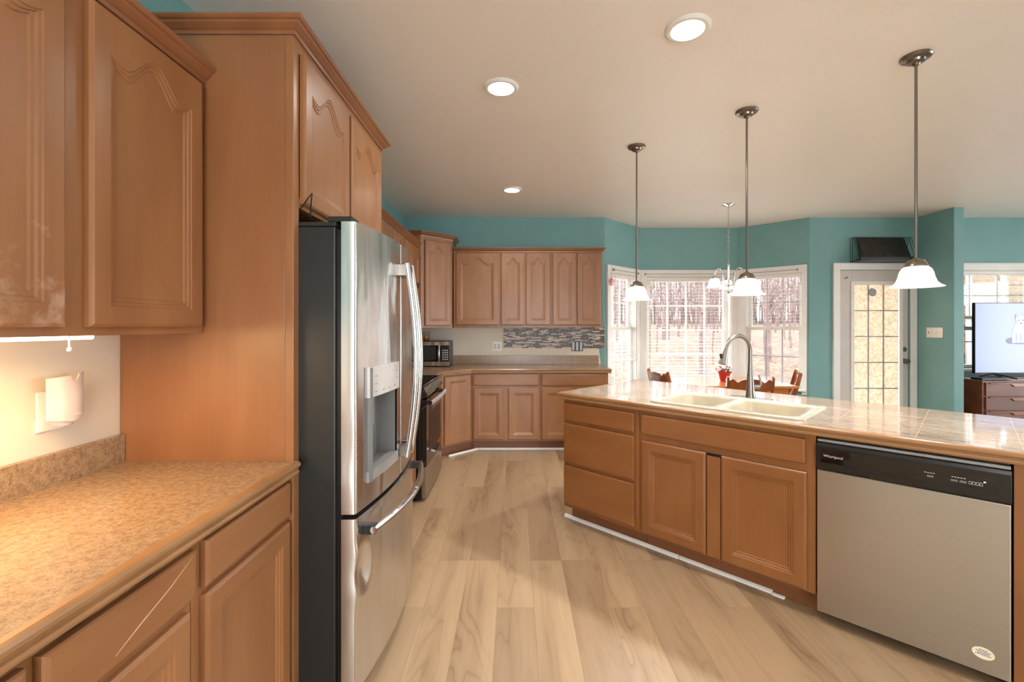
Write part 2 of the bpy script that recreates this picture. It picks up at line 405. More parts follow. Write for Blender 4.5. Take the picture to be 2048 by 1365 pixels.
# ------------------------------------------------------------ cabinetry
def arch_y(t):
    a = abs(t)
    if a < .68: return (.5*(1+math.cos(PI*a/.68)))**.86
    return .20*((a-.68)/.32)**2
def panel_door(w, h, t=.02, arch=False, fr=.055, flat=False):
    """cabinet door, front towards -y, back face on y=0; routed frame, recessed panel, optional cathedral top"""
    bm = bmesh.new(); N = 22
    amp = min(.075, w*.24) if arch else 0
    def outer(ins, y):
        x0, x1, z0, z1 = ins, w-ins, ins, h-ins
        ps = [(x0, z0), (x1, z0), (x1, z1-fr)]
        for i in range(N+1):
            u = 1-2*i/N; ps.append((x0+(x1-x0)*(u+1)/2, z1))
        ps.append((x0, z1-fr)); return [bm.verts.new((p[0], y, p[1])) for p in ps]
    def inner(ins, y):
        q = fr+ins; x0, x1, z0 = q, w-q, q; zb = h-fr-amp-ins
        ps = [(x0, z0), (x1, z0), (x1, zb-.004)]
        for i in range(N+1):
            u = 1-2*i/N; ps.append((x0+(x1-x0)*(u+1)/2, zb+amp*arch_y(u)))
        ps.append((x0, zb-.004)); return [bm.verts.new((p[0], y, p[1])) for p in ps]
    if flat: loops = [outer(0, 0), outer(0, -t+.006), outer(.003, -t+.002), outer(.010, -t)]
    else:
        loops = [outer(0, 0), outer(0, -t+.007), outer(.004, -t+.003), outer(.009, -t), inner(0, -t), inner(.003, -t+.003),
                 inner(.010, -t+.0035), inner(.014, -t+.0075), inner(.022, -t+.008), inner(.026, -t+.0115)]
    n = len(loops[0])
    for a, b in zip(loops, loops[1:]):
        for i in range(n):
            j = (i+1) % n
            try: bm.faces.new((a[i], a[j], b[j], b[i]))
            except ValueError: pass
    bm.faces.new(loops[0][::-1]); f = bm.faces.new(loops[-1])
    bmesh.ops.triangulate(bm, faces=[f])
    return bm
def cabinet(name, label, loc, rz, w, d, z0, z1, doors=(), drawers=(), toe=False, m='wood', mh='wood_h', cat='cabinet', group=None, recess=0, bodies=None):
    t = thing(name, label, cat, loc, rz, group)
    g = .0008
    bx = [(g, w-g, 0, d, z0+recess, z1)] if not recess else [(g, w-g, .02, d, z0+recess, z1), (g, w-g, 0, .02, z0, z1)]
    if bodies: bx = bodies
    box('body', bx, m, t)
    if toe: box('toe_kick', (g, w-g, .09, d, 0, z0-.0005), 'toe', t)
    for x0, x1, a, b, ar in doors:
        finish('door', panel_door(x1-x0, b-a, arch=ar), m, t, loc=(x0, -.0005, a))
    for x0, x1, a, b in drawers:
        finish('drawer', panel_door(x1-x0, b-a, flat=True, fr=.02), mh, t, loc=(x0, -.0005, a))
    return t
LW = -1.365            # left wall face
BW = 5.60              # back wall face
CROWN = [(0, 0), (.008, 0), (.010, .012), (.016, .016), (.030, .030), (.032, .036), (.040, .040), (.044, .046), (.044, .054), (0, .054)]
EDGE = [(0, -.046), (.016, -.046), (.020, -.042), (.022, -.036), (.020, -.030), (.016, -.028), (.016, -.024), (.022, -.021), (.027, -.014), (.027, -.007), (.022, -.001), (.015, .001), (0, .001)]

# ------------------------------------------------------------ room shell
TH = .14
def wall(name, p0, rz, L, openings=(), H=CEIL, mat='wall', z0=0):
    bm = bmesh.new(); xs = 0
    for x0, x1, a, b in sorted(openings):
        addbox(bm, xs, x0, 0, TH, z0, H)
        if a > z0: addbox(bm, x0, x1, 0, TH, z0, a)
        addbox(bm, x0, x1, 0, TH, b, H); xs = x1
    addbox(bm, xs, L, 0, TH, z0, H)
    bmesh.ops.remove_doubles(bm, verts=bm.verts[:], dist=1e-5)
    return struct(finish(name, bm, mat, loc=(p0[0], p0[1], 0), rot=(0, 0, rz)))
B1, B2, B3, B4 = (1.106, BW), (1.700, 6.194), (3.030, 6.194), (3.624, BW)
struct(box('floor', (-2, 12, -3.6, 8.0, -.05, 0), 'floor', bevel=0))
struct(box('ceiling', (-2, 12, -3.6, 6.5, CEIL, CEIL+.1), 'ceil', bevel=0))
wall('wall_left', (LW, -3.5), PI/2, 9.1+TH)
wall('wall_back', (LW, BW), 0, B1[0]-LW)
WZ0, WZ1 = .60, 2.062
wall('wall_bay_left', B1, PI/4, .84, [(.115, .755, WZ0, WZ1)])
wall('wall_bay_middle', B2, 0, B3[0]-B2[0], [(.085, 1.245, WZ0, WZ1)])
wall('wall_bay_right', B3, -PI/4, .84, [(.095, .765, WZ0, WZ1)])
STUB = 4.94
DX0, DX1 = 3.985, 4.925-.06
wall('wall_back_door', B4, 0, STUB-B4[0], [(4.0-B4[0]-.01, 4.86-B4[0], 0, 2.075)])
struct(box('wall_stub', (STUB, STUB+.112, 5.12, BW+TH, 0, CEIL), 'wall', bevel=.003))
wall('wall_back_family', (STUB+.112, BW), 0, 4.2, [(.25, 1.75, .86, 2.075)])
wall('wall_right', (9.26, BW), -PI/2, 9.24, [(.8, 2.0, .5, 2.2), (2.7, 4.3, .1, 2.25), (5.1, 6.9, .1, 2.25)])  # openings in this unseen wall are added for light and fridge reflections
wall('wall_rear', (9.26, -3.5), PI, 9.26-LW, [(7.5, 9.8, .1, 2.3)])  # opening in this unseen wall is added to let light in
# baseboard pieces seen at the foot of the cabinets
struct(box('trim_1', (-.44, 1.0, 5.074, 5.088, 0, .022), 'white', bevel=.003))
o = struct(box('trim_2', (0, .385, -.014, 0, 0, .022), 'white', bevel=.003)); o.location = (-.705, 4.805, 0); o.rotation_euler = (0, 0, PI/4)

# ------------------------------------------------------------ windows
def window(n, origin, rz, W, ox0, ox1, kind, cx0, cx1, cols, rows, mun='white', mw=.02):
    t = thing('window_%d' % n, None, None, (origin[0], origin[1], 0), rz, kind='structure')
    z0, z1 = WZ0, WZ1
    if kind == 'family': z0, z1 = .86, 2.075
    g = .001; ct = z1+.082
    box('casing', [(cx0, ox0+.004, -.018, -g, z0-.07, ct), (ox1-.004, cx1, -.018, -g, z0-.07, ct), (ox0+.004, ox1-.004, -.018, -g, z1-.004, ct),
                   (cx0, cx0+.014, -.026, -.018, z0-.07, ct), (cx1-.014, cx1, -.026, -.018, z0-.07, ct), (cx0+.014, cx1-.014, -.026, -.018, ct-.014, ct)], 'white', t, bevel=.003)
    box('sill', (cx0, cx1, -.045, TH*.6, z0-.03, z0-g), 'white', t, bevel=.004)
    j = .012
    box('jamb', [(ox0+g, ox0+j, 0, TH, z0, z1-g), (ox1-j, ox1-g, 0, TH, z0, z1-g), (ox0+j, ox1-j, 0, TH, z1-j, z1-g)], 'white', t)
    def sash(x0, x1, a, b, y, cs, rs, name='sash', fw=.042):
        s = box(name, [(x0, x0+fw, y, y+.035, a, b), (x1-fw, x1, y, y+.035, a, b), (x0+fw, x1-fw, y, y+.035, a, a+fw), (x0+fw, x1-fw, y, y+.035, b-fw, b)], 'white', t, bevel=.002)
        X0, X1, A, Bz = x0+fw, x1-fw, a+fw, b-fw
        bars = [(X0+(X1-X0)*i/cs-mw/2, X0+(X1-X0)*i/cs+mw/2, y+.010, y+.024, A, Bz) for i in range(1, cs)]
        bars += [(X0, X1, y+.011, y+.025, A+(Bz-A)*i/rs-mw/2, A+(Bz-A)*i/rs+mw/2) for i in range(1, rs)]
        box('muntins', bars, mun, s, bevel=0)
        box('pane', (X0, X1, y+.016, y+.019, A, Bz), 'glass', s, bevel=0)
    if kind == 'fixed': sash(ox0+j, ox1-j, z0+.002, z1-j, .085, cols, rows, fw=.055)
    else:
        mid = (z0+z1)/2+.02
        sash(ox0+j, ox1-j, mid-.02, z1-j, .10, cols, rows, 'upper_sash'); sash(ox0+j, ox1-j, z0+.002, mid+.025, .062, cols, rows, 'lower_sash')
    return t
M['mun'] = plain('grey_muntin', (176, 172, 172), .4)  # shade on the right bay window grid is put into this grey
window(1, B1, PI/4, .84, .115, .755, 'hung', .03, .836, 3, 2)
window(2, B2, 0, 1.33, .085, 1.245, 'fixed', .004, 1.326, 4, 4)
window(3, B3, -PI/4, .84, .095, .765, 'hung', .004, .815, 3, 2, 'mun', .014)
window(4, (STUB+.112, BW), 0, 4.2, .25, 1.75, 'family', .16, 1.84, 4, 2, 'mun', .014)

def blind(label, origin, rz, x0, x1, ztop, zbot, y=.03, group=None, pitch=.044, wand=True, stack=0):
    t = thing('window_blind', label, 'window blind', (origin[0], origin[1], 0), rz, group)
    box('head_rail', (x0, x1, y-.028, y+.022, ztop-.04, ztop), 'white', t)
    n = int((ztop-.05-zbot-.03)/pitch); bm = bmesh.new()
    for i in range(n):
        z = ztop-.065-i*pitch
        vs = [bm.verts.new(p) for p in ((x0+.004, y-.021, z-.0006), (x1-.004, y-.021, z-.0006), (x1-.004, y, z), (x0+.004, y, z), (x0+.004, y+.021, z-.0006), (x1-.004, y+.021, z-.0006))]
        up = [bm.verts.new(v.co+Vector((0, 0, .0012))) for v in vs]
        for q in ((0,1,2,3), (3,2,5,4)):
            bm.faces.new([vs[k] for k in q]); bm.faces.new([up[k] for k in q][::-1])
        for a, b in ((0,1), (1,2), (2,5), (5,4), (4,3), (3,0)): bm.faces.new((vs[a], vs[b], up[b], up[a]))
    for f in (.12, .88) if x1-x0 < .8 else (.08, .36, .64, .92):
        addtube(bm, [(x0+(x1-x0)*f, y-.025, ztop-.04), (x0+(x1-x0)*f, y-.025, zbot+.02)], .0012, 5)
        addtube(bm, [(x0+(x1-x0)*f, y+.025, ztop-.04), (x0+(x1-x0)*f, y+.025, zbot+.02)], .0012, 5)
    finish('slats', bm, 'white', t)
    box('bottom_rail', (x0, x1, y-.024, y+.024, zbot, zbot+.018+stack), 'white', t)
    if wand: tube('wand', [(x0+.09, y-.034, ztop-.03), (x0+.1, y-.036, ztop-.55)], .0035, 'greyplastic', t, 6)
    return t
blind('white slat blind lowered over the narrow window beside the kitchen cabinets', B1, PI/4, .13, .74, 2.045, .92)
blind('wide white slat blind over the large middle bay window', B2, 0, .10, 1.23, 2.045, .62)
blind('white slat blind covering the upper half of the right bay window', B3, -PI/4, .11, .75, 2.045, 1.36)
blind('white slat blind behind the television, half raised', (STUB+.112, BW), 0, .265, 1.735, 2.06, 1.33, stack=.03, pitch=.05, wand=False)
for lab, o_, rz, a, b in (('thin grey curtain rod above the narrow left bay window', B1, PI/4, .13, .72), ('thin grey curtain rod above the wide middle bay window', B2, 0, .06, 1.27), ('thin grey curtain rod above the right bay window', B3, -PI/4, .12, .72)):
    t = thing('curtain_rod', lab, 'curtain rod', (o_[0], o_[1], 0), rz)
    tube('rod', [(a, -.05, 2.085), (b, -.05, 2.085)], .004, 'greyplastic', t, 8)
    for x in (a, b): box('bracket', (x-.006, x+.006, -.056, -.027, 2.07, 2.1), 'greyplastic', t)
o = thing('hanging_ornament', 'small red and white ornament on the left bay window casing', 'ornament', (B1[0], B1[1], 0), PI/4)
bm = bmesh.new(); bmesh.ops.create_uvsphere(bm, u_segments=14, v_segments=10, radius=1)
for v in bm.verts: v.co = Vector((.09+v.co.x*.03*(1+.25*math.sin(4*v.co.z)), -.04+v.co.y*.012, 1.93+v.co.z*.052))
finish('figure', bm, 'magnet', o, smooth=True); tube('cord', [(.09, -.04, 1.98), (.09, -.03, 2.05)], .0015, 'black', o, 5)

# ------------------------------------------------------------ back door
t = thing('door_1', None, None, (0, BW, 0), 0, kind='structure')
dx0, dx1, dz = 4.0, 4.852, 2.068
box('casing', [(3.905, 3.992, -.018, -.001, .001, 2.155), (4.86, 4.936, -.018, -.001, .001, 2.155), (3.992, 4.86, -.018, -.001, 2.073, 2.155),
               (3.905, 3.918, -.027, -.018, .001, 2.155), (3.918, 4.936, -.027, -.018, 2.142, 2.155)], 'white', t, bevel=.003)
gx0, gx1, gz0, gz1 = 4.165, 4.765, .27, 1.915
sl = box('slab', [(dx0, gx0, .02, .064, .008, dz), (gx1, dx1, .02, .064, .008, dz), (gx0, gx1, .02, .064, .008, gz0), (gx0, gx1, .02, .064, gz1, dz)], 'doorpaint', t, bevel=.002)
box('glazing_frame', [(gx0-.02, gx0+.02, .008, .02, gz0-.02, gz1+.02), (gx1-.02, gx1+.02, .008, .02, gz0-.02, gz1+.02), (gx0+.02, gx1-.02, .008, .02, gz1-.02, gz1+.02), (gx0+.02, gx1-.02, .008, .02, gz0-.02, gz0+.02)], 'white', t, bevel=.003)
GX0, GX1, GZ0, GZ1 = gx0+.02, gx1-.02, gz0+.02, gz1-.02
box('glass', (GX0, GX1, .036, .042, GZ0, GZ1), 'film', t, bevel=0)
box('muntins', [(GX0+(GX1-GX0)*i/3-.007, GX0+(GX1-GX0)*i/3+.007, .026, .035, GZ0, GZ1) for i in (1, 2)] + [(GX0, GX1, .027, .034, GZ0+(GZ1-GZ0)*i/5-.007, GZ0+(GZ1-GZ0)*i/5+.007) for i in range(1, 5)], 'mun', t, bevel=0)
def knob(name, z, prof):
    bm = bmesh.new(); addlathe(bm, prof, seg=20)
    for v in bm.verts: v.co = Vector((4.805+v.co.x, .02-v.co.z, z+v.co.y))
    finish(name, bm, 'nickel', t, smooth='auto')
knob('deadbolt', 1.095, [(.0, .0), (.03, .0), (.03, .008), (.022, .014), (.0, .014)])
knob('door_knob', .95, [(0, 0), (.032, 0), (.032, .006), (.014, .012), (.012, .03), (.026, .04), (.03, .055), (.022, .068), (0, .072)])
for z in (1.83, 1.14, .3): tube('hinge', [(4.0, .012, z-.045), (4.0, .012, z+.045)], .008, 'nickel', t, 8)
tube('curtain_hook', [(4.075, .02, 1.975), (4.075, -.02, 1.975), (4.082, -.02, 1.99)], .006, 'nickel', t, 8)
lathe('round_charm', [(0, 0), (.045, .0), (.05, .004), (.045, .008), (0, .008)], 'greyplastic', t, loc=(4.415, .024, 1.80), rot=(PI/2, 0, 0))

# rack above the door
t = thing('wire_rack', 'black wire rack holding a dark board above the glazed door', 'rack', (4.12, BW-.002, 2.165))
bm = bmesh.new(); prism(bm, [(-.145, .045), (-.155, .045), (-.05, .295), (-.04, .295)], 0, .05, .62); finish('dark_board', bm, 'chalk', t)
box('shelf', [(.0, .66, -.17, -.001, 0, .008), (0, .66, -.178, -.17, 0, .04)], 'black', t)
bm = bmesh.new()
for x in (.004, .03, .66, .69): addtube(bm, [(x, -.17, .0), (x+.02*(x > .5), -.05, .30), (x+.02*(x > .5), -.004, .30), (x, -.004, 0)], .003, 6)
addtube(bm, [(.004, -.05, .30), (.71, -.05, .30)], .003, 6); addtube(bm, [(.004, -.172, .045), (.69, -.172, .045)], .003, 6); addtube(bm, [(.0, -.17, .006), (.69, -.17, .006)], .003, 6)
finish('wire_frame', bm, 'black', t)

t = thing('light_switch', 'white multi-gang switch plate on the teal stub wall beside the door', 'light switch', (STUB-.001, 5.455, 1.305), -PI/2)
box('plate', (0, .205, -.007, 0, -.06, .06), 'plate', t, bevel=.003)
for i in range(4): box('toggle', (.022+i*.046-.005+.01, .022+i*.046+.005+.01, -.016 if i % 2 else -.012, -.007, -.012, .012), 'plate' if i else 'greyplastic', t)

# ------------------------------------------------------------ left wall, near: uppers, base, counter
UF = -1.075     # upper face frame plane
near_u = cabinet('upper_cabinet', 'worn maple wall cabinet above the lit granite counter, nearest on the left', (UF, .60, 0), PI/2, .970, UF-LW-.001, 1.356, 2.215,
    doors=[(.065, .474, 1.378, 2.205, True), (.533, .941, 1.378, 2.205, True)], recess=.018)
for q in near_u.children:
    if q.name.startswith('door') and q.location.x < .3: q.data.materials[0] = M['wood_worn']
moulding('crown', [(-.0, 0), (.97, 0)], [(o, h) for o, h in CROWN], 'crown', near_u, z=2.2155)
t = thing('under_cabinet_light', 'lit slim under-cabinet light with pull chain beneath the near wall cabinet', 'light', (-1.13, .66, 1.3735))
box('housing', (-.03, .03, 0, .56, -.012, -.0005), 'plate', t); box('tube', (-.022, .022, .02, .54, -.0275, -.0125), 'tube', t, bevel=.004)
tube('pull_chain', [(.032, .46, -.018), (.033, .46, -.045)], .0022, 'plate', t, 6); lathe('pull_bead', [(0, -.008), (.005, -.004), (.005, .002), (0, .006)], 'plate', t, c=(.033, .46, -.05), seg=10)
light('under_cabinet_lamp', 'AREA', (-1.16, .92, 1.335), 3.5, (1, .63, .28), (0, math.radians(-14), 0), shape='RECTANGLE', size=.05, size_y=.52)

BF = -.785
cabinet('base_cabinet', 'maple base cabinet under the granite counter, next to the refrigerator panel', (BF, 1.101, 0), PI/2, .469, BF-LW-.002, .115, .867,
    doors=[(.031, .454, .13, .712, False)], drawers=[(.031, .454, .731, .847)], toe=True, group=None)
n2 = cabinet('base_cabinet', 'maple base cabinet with a scratched drawer, nearest the camera under the granite counter', (BF, .35, 0), PI/2, .75, BF-LW-.002, .115, .867,
    doors=[(.03, .366, .13, .702, False), (.39, .729, .13, .702, False)], drawers=[(.03, .366, .725, .842), (.39, .746, .725, .842)], toe=True)
M['scratch'] = plain('pale_scratch', (226, 186, 146), .5)
s = tube('scratch', [(.52, -.021, .748), (.58, -.021, .772), (.66, -.021, .80), (.73, -.021, .833)], [.0004, .0011, .0009, .0003], 'scratch', n2, 5)
o = tube('cord', [(.30, -.006, .851), (.38, -.014, .857), (.45, -.012, .853), (.52, -.015, .861), (.60, -.012, .853), (.66, -.004, .852)], .003, 'black', None, 6)
o.location = (BF, .35, 0); o.rotation_euler = (0, 0, PI/2); tag(o, 'thin black cord caught in the gap above the scratched drawer', 'cord')
t = thing('granite_counter', 'speckled granite counter with wooden front edge, near left', 'countertop', (0, 0, 0))
box('slab', (LW+.022, -.767, .35, 1.5695, .868, .914), 'granite', t, bevel=.001)
moulding('wood_edge', [(-.767, .35), (-.767, 1.572)], EDGE, 'edge', t, z=.914)
box('backsplash', (LW+.001, LW+.021, .35, 1.5695, .868, 1.008), 'granite', t, bevel=.002)

t = thing('wall_outlet', 'white outlet plate above the near granite counter', 'outlet', (LW+.001, 1.293, 1.133), PI/2)
box('plate', (0, .078, -.006, 0, -.058, .058), 'plate', t, bevel=.002)
t = thing('air_freshener', 'white plug-in air freshener with notched curved front over the near counter', 'air freshener', (LW+.008, 1.335, 1.165), PI/2)
bm = bmesh.new(); cols = []; NA = 40; rw = .056
for k in range(NA+1):
    a = -1.1+2.2*k/NA; x = rw*math.sin(a)*1.12; y = -.02-.04*math.cos(a)
    top = .066+.012*(k/NA); d = abs(k/NA-.56)
    if d < .10: top -= .018*math.sqrt(max(0, 1-(d/.10)**2))
    bot = -.052-.012*(1-abs(x)/rw)
    cols.append([bm.verts.new((x, y, bot)), bm.verts.new((x, y, top)), bm.verts.new((x*.95, y+.003, top)), bm.verts.new((x*.95, y+.003, bot))])
for a, b in zip(cols, cols[1:]):
    for i in range(4): bm.faces.new((a[i], a[(i+1)%4], b[(i+1)%4], b[i]))
bm.faces.new(cols[0]); bm.faces.new(cols[-1][::-1]); finish('front_shield', bm, 'fresh', t, smooth='auto')
lathe('warmer_base', [(0, -.074), (.022, -.074), (.027, -.062), (.027, .02), (0, .02)], 'fresh', t, c=(0, -.029, 0), seg=28)
tube('embossed_mark', [(.002+.003*i, -.0602+.00012*i, -.044+.0028*math.sin(i*1.9)) for i in range(10)], .0005, 'plate', t, 5)

# ------------------------------------------------------------ refrigerator enclosure
PY0, PY1 = 1.571, 2.60
t = thing('refrigerator_cabinet', 'tall maple enclosure with side panel and two arched doors over the refrigerator', 'cabinet', (-.765, PY0, 0), PI/2)
Wd = PY1-PY0; D = -.765-LW-.001
box('side_panel', [(0, .019, .03, D, 0, 2.385), (Wd-.019, Wd, .03, D, 0, 2.385)], 'panelwood', t)
box('face_frame', [(0, .040, 0, .0295, 0, 2.385), (Wd-.040, Wd, 0, .0295, 0, 2.385), (.040, Wd-.040, 0, .0295, 2.345, 2.385), (.040, Wd-.040, 0, .0295, 1.80, 1.835)], 'wood', t)
box('body', (.0195, Wd-.0195, .030, D, 1.80, 2.384), 'wood', t)
for a, b in ((.045, .485), (.512, .975)): finish('door', panel_door(b-a, .53, arch=True), 'wood', t, loc=(a, -.0005, 1.815))
path = [(0, D), (0, 0), (Wd, 0), (Wd, D)]
moulding('crown', path[::-1] if False else path, [(-o, h*.92) for o, h in CROWN] if False else [(o, h*.92) for o, h in CROWN], 'crown', t, z=2.3855)
t2 = tube('loose_cord', [(.05, -.002, 1.80), (.045, -.03, 1.835), (.055, -.04, 1.855), (.07, -.03, 1.83), (.075, -.025, 1.775)], .0025, 'black', None, 6)
t2.location = (-.765, PY0, 0); t2.rotation_euler = (0, 0, PI/2); tag(t2, 'thin dark wire looping out above the refrigerator corner', 'wire')

# ------------------------------------------------------------ refrigerator
FY = 1.612; FX = -.566; FW = .905
fr = thing('refrigerator', 'stainless french-door refrigerator with dark sides, dispenser and bowed handles', 'refrigerator', (FX, FY, 0), PI/2)
box('case', (0, FW, .07, .76, .03, 1.735), 'darkgrey', fr, bevel=.006)
box('case_top_trim', (0, FW, .068, .30, 1.7355, 1.75), 'darkgrey', fr, bevel=.002)
box('gasket', (.012, FW-.012, .052, .0695, .08, 1.72), 'black', fr, bevel=0)
box('kick_grille', (.02, FW-.02, .06, .09, .0, .075), 'black', fr)
for x in (.04, FW-.04): box('hinge_cover', (x-.035, x+.035, .012, .1, 1.752, 1.772), 'darkgrey', fr, bevel=.004)
def bul(x): return -.048*(1-((x-FW/2)/(FW/2))**2)
def dent(x, z): return 0
def curved_door(name, x0, x1, z0, z1, hole=None, dent=None):
    bm = bmesh.new(); nx = 26; xs = [x0+(x1-x0)*i/nx for i in range(nx+1)]; nz = 40 if dent else 1
    zs = [z0+(z1-z0)*i/nz for i in range(nz+1)]
    if hole:
        xs = sorted(set([x for x in xs if min(abs(x-hole[0]), abs(x-hole[1])) > .006]+[hole[0], hole[1]])); zs = [z0, hole[2], hole[3], z1]
    e = .008
    def fy(x, z):
        y = bul(x)
        for q in (x-x0, x1-x):
            if q < e: y += e-math.sqrt(max(0, e*e-(e-q)**2))
        if dent:
            cx, cz = dent; d = ((x-cx)/.05)**2+((z-cz)/.075)**2
            y += .018*math.exp(-d*1.6)-.006*math.exp(-((math.sqrt(d)-1.35)/.35)**2)
        return y
    xs = sorted(xs+[x0+.002, x0+.005, x1-.002, x1-.005])
    if dent: xs = sorted(set(xs+[x0+.01*i for i in range(1, 16)]))
    V = {(i, j): bm.verts.new((x, fy(x, z), z)) for i, x in enumerate(xs) for j, z in enumerate(zs)}
    for i in range(len(xs)-1):
        for j in range(len(zs)-1):
            if hole and hole[0]-1e-6 <= xs[i] and xs[i+1] <= hole[1]+1e-6 and j == 1: continue
            bm.faces.new((V[i, j], V[i+1, j], V[i+1, j+1], V[i, j+1]))
    n, m = len(xs)-1, len(zs)-1; yb = .05
    for j in range(m):
        for i, s_ in ((0, 1), (n, -1)):
            dd = 0
            if dent and i == 0: dd = .012*math.exp(-((zs[j]-dent[1])/.07)**2)
            a = bm.verts.new((xs[i], yb, zs[j])); b = bm.verts.new((xs[i], yb, zs[j+1]))
            bm.faces.new((V[i, j], a, b, V[i, j+1]))
    for j in (0, m):
        a = [bm.verts.new((x, yb, zs[j])) for x in xs]
        for i in range(n): bm.faces.new((V[i, j], V[i+1, j], a[i+1], a[i]))
    a = [bm.verts.new(p) for p in ((x0, yb, z0), (x1, yb, z0), (x1, yb, z1), (x0, yb, z1))]; bm.faces.new(a)
    bmesh.ops.remove_doubles(bm, verts=bm.verts[:], dist=1e-5)
    return finish(name, bm, 'steel', fr, smooth='auto')
SE = FW/2
HO = (.085, .385, .80, 1.225)
d1 = curved_door('left_door', 0, SE-.003, .712, 1.752, HO)
d2 = curved_door('right_door', SE+.003, FW, .712, 1.752)
d3 = curved_door('freezer_drawer', 0, FW, .075, .694, dent=(.05, .49))
# dispenser
bm = bmesh.new()
x0, x1, z0, z1 = HO
def strip(bm, xa, xb, za, zb, off, th, n=10):
    xs = [xa+(xb-xa)*i/n for i in range(n+1)]
    r = [[bm.verts.new((x, bul(x)+o_, z)) for o_, z in ((off, za), (off, zb), (off+th, zb), (off+th, za))] for x in xs]
    for a, b in zip(r, r[1:]):
        for i in range(4): bm.faces.new((a[i], a[(i+1)%4], b[(i+1)%4], b[i]))
    bm.faces.new(r[0]); bm.faces.new(r[-1][::-1])
dsp = box('dispenser_recess', [(x0, x0+.004, -.035, .045, z0, z1), (x1-.004, x1, -.04, .045, z0, z1), (x0, x1, .04, .045, z0, z1), (x0, x1, -.02, .045, z1-.004, z1)], 'cavity', d1, bevel=0)
strip(bm, x0-.002, x1+.002, 1.112, z1+.002, -.010, .03); finish('dispenser_panel', bm, 'lightgrey', d1, smooth='auto')
bm = bmesh.new(); strip(bm, x0-.004, x1+.004, z0-.004, z0+.035, -.006, .04); finish('drip_tray_lip', bm, 'greyplastic', d1, smooth='auto')
box('drip_tray', (x0+.004, x1-.004, -.02, .04, z0, z0+.03), 'cavity', d1)
box('paddle', (.21, .26, .012, .03, .98, 1.10), 'greyplastic', d1, bevel=.004)
bm = bmesh.new()
for k, (xx, zz) in enumerate([(.13, 1.19), (.13, 1.16), (.13, 1.13), (.20, 1.13), (.26, 1.13), (.32, 1.13), (.35, 1.16), (.35, 1.19)]):
    yy = bul(xx)-.0108; box('button_mark', (xx-.010, xx+.010, yy-.0008, yy, zz-.0015, zz+.0015), 'printdim', d1, bevel=0)
# handles
def vhandle(x, s):
    y0 = bul(x); pts = []
    for i in range(25):
        u = i/24; z = .80+.86*u; pts.append((x+s*.004, y0-.038-.042*math.sin(PI*u), z))
    h = tube('handle', pts, .0125, 'steel', d1 if s < 0 else d2, 14)
    for z in (.83, 1.63): box('handle_mount', (x-.014, x+.014, y0-.046, y0+.004, z-.028, z+.028), 'nickel', h, bevel=.004)
vhandle(SE-.038, -1); vhandle(SE+.038, 1)
pts = []
for i in range(29):
    u = i/28; x = .045+(FW-.09)*u; pts.append((x, bul(x)-.042-.022*math.sin(PI*u), .635))
h = tube('handle', pts, .0145, 'steel', d3, 14)
for x in (.065, FW-.065): box('handle_mount', (x-.016, x+.016, bul(x)-.045, bul(x)+.003, .617, .653), 'darkgrey', h, bevel=.004)
bm = bmesh.new(); addlathe(bm, [(0, 0), (.011, 0), (.011, .001), (0, .001)], seg=20)
for v in bm.verts: v.co = Vector((.84+v.co.x, bul(.84)+.0025-v.co.z-.003, 1.64+v.co.y))
finish('round_badge', bm, 'print', d2)

# ------------------------------------------------------------ left wall beyond the refrigerator
LU = -1.06
lg = 'wall cabinets on the left wall beyond the refrigerator'
cabinet('upper_cabinet', 'maple wall cabinet just behind the refrigerator, mostly hidden', (LU, 2.602, 0), PI/2, .956, LU-LW-.001, 1.363, 2.24, doors=[(.03, .47, 1.38, 2.225, True), (.49, .93, 1.38, 2.225, True)], group=lg)
cabinet('upper_cabinet', 'short maple wall cabinet above the range hood', (LU, 3.560, 0), PI/2, .758, LU-LW-.001, 1.80, 2.24, doors=[(.015, .37, 1.815, 2.225, True), (.388, .743, 1.815, 2.225, True)], group=lg)
cabinet('upper_cabinet', 'maple wall cabinet between the range hood and the corner cabinet', (LU, 4.320, 0), PI/2, .668, LU-LW-.001, 1.363, 2.24, doors=[(.03, .63, 1.38, 2.225, True)], group=lg)
tag(moulding('crown_moulding', [(LU, 2.60), (LU, 4.955)], [(o, h*.9) for o, h in CROWN], 'crown', z=2.2405), 'wooden crown moulding along the wall cabinets over the range', 'moulding')
t = thing('range_hood', 'slim dark range hood peeking out past the refrigerator', 'range hood', (-.905, 3.575, 1.735), PI/2)
box('hood_body', (0, .73, 0, .455, 0, .055), 'darkgrey', t, bevel=.004); box('upper_box', (.03, .70, .16, .455, .0555, .0645), 'darkgrey', t)
# corner wall cabinet
CC = [(LW+.001, 4.990), (-1.035, 4.990), (-.728, 5.297), (-.728, BW-.001), (LW+.001, BW-.001)]
t = thing('corner_cabinet', 'taller angled maple corner wall cabinet with one arched door', 'cabinet', (0, 0, 0))
bm = bmesh.new(); prism(bm, CC, 2, 1.363, 2.372); finish('body', bm, 'wood', t, bevel=.0015)
dw = panel_door(.345, .955, arch=True, fr=.052); d = finish('door', dw, 'wood', t); d.rotation_euler = (0, 0, PI/4)
d.location = (-1.035+.05*R2+.0005, 4.990+.05*R2-.0005, 1.385)
moulding('crown', CC[:4], CROWN, 'crown', t, z=2.3725)

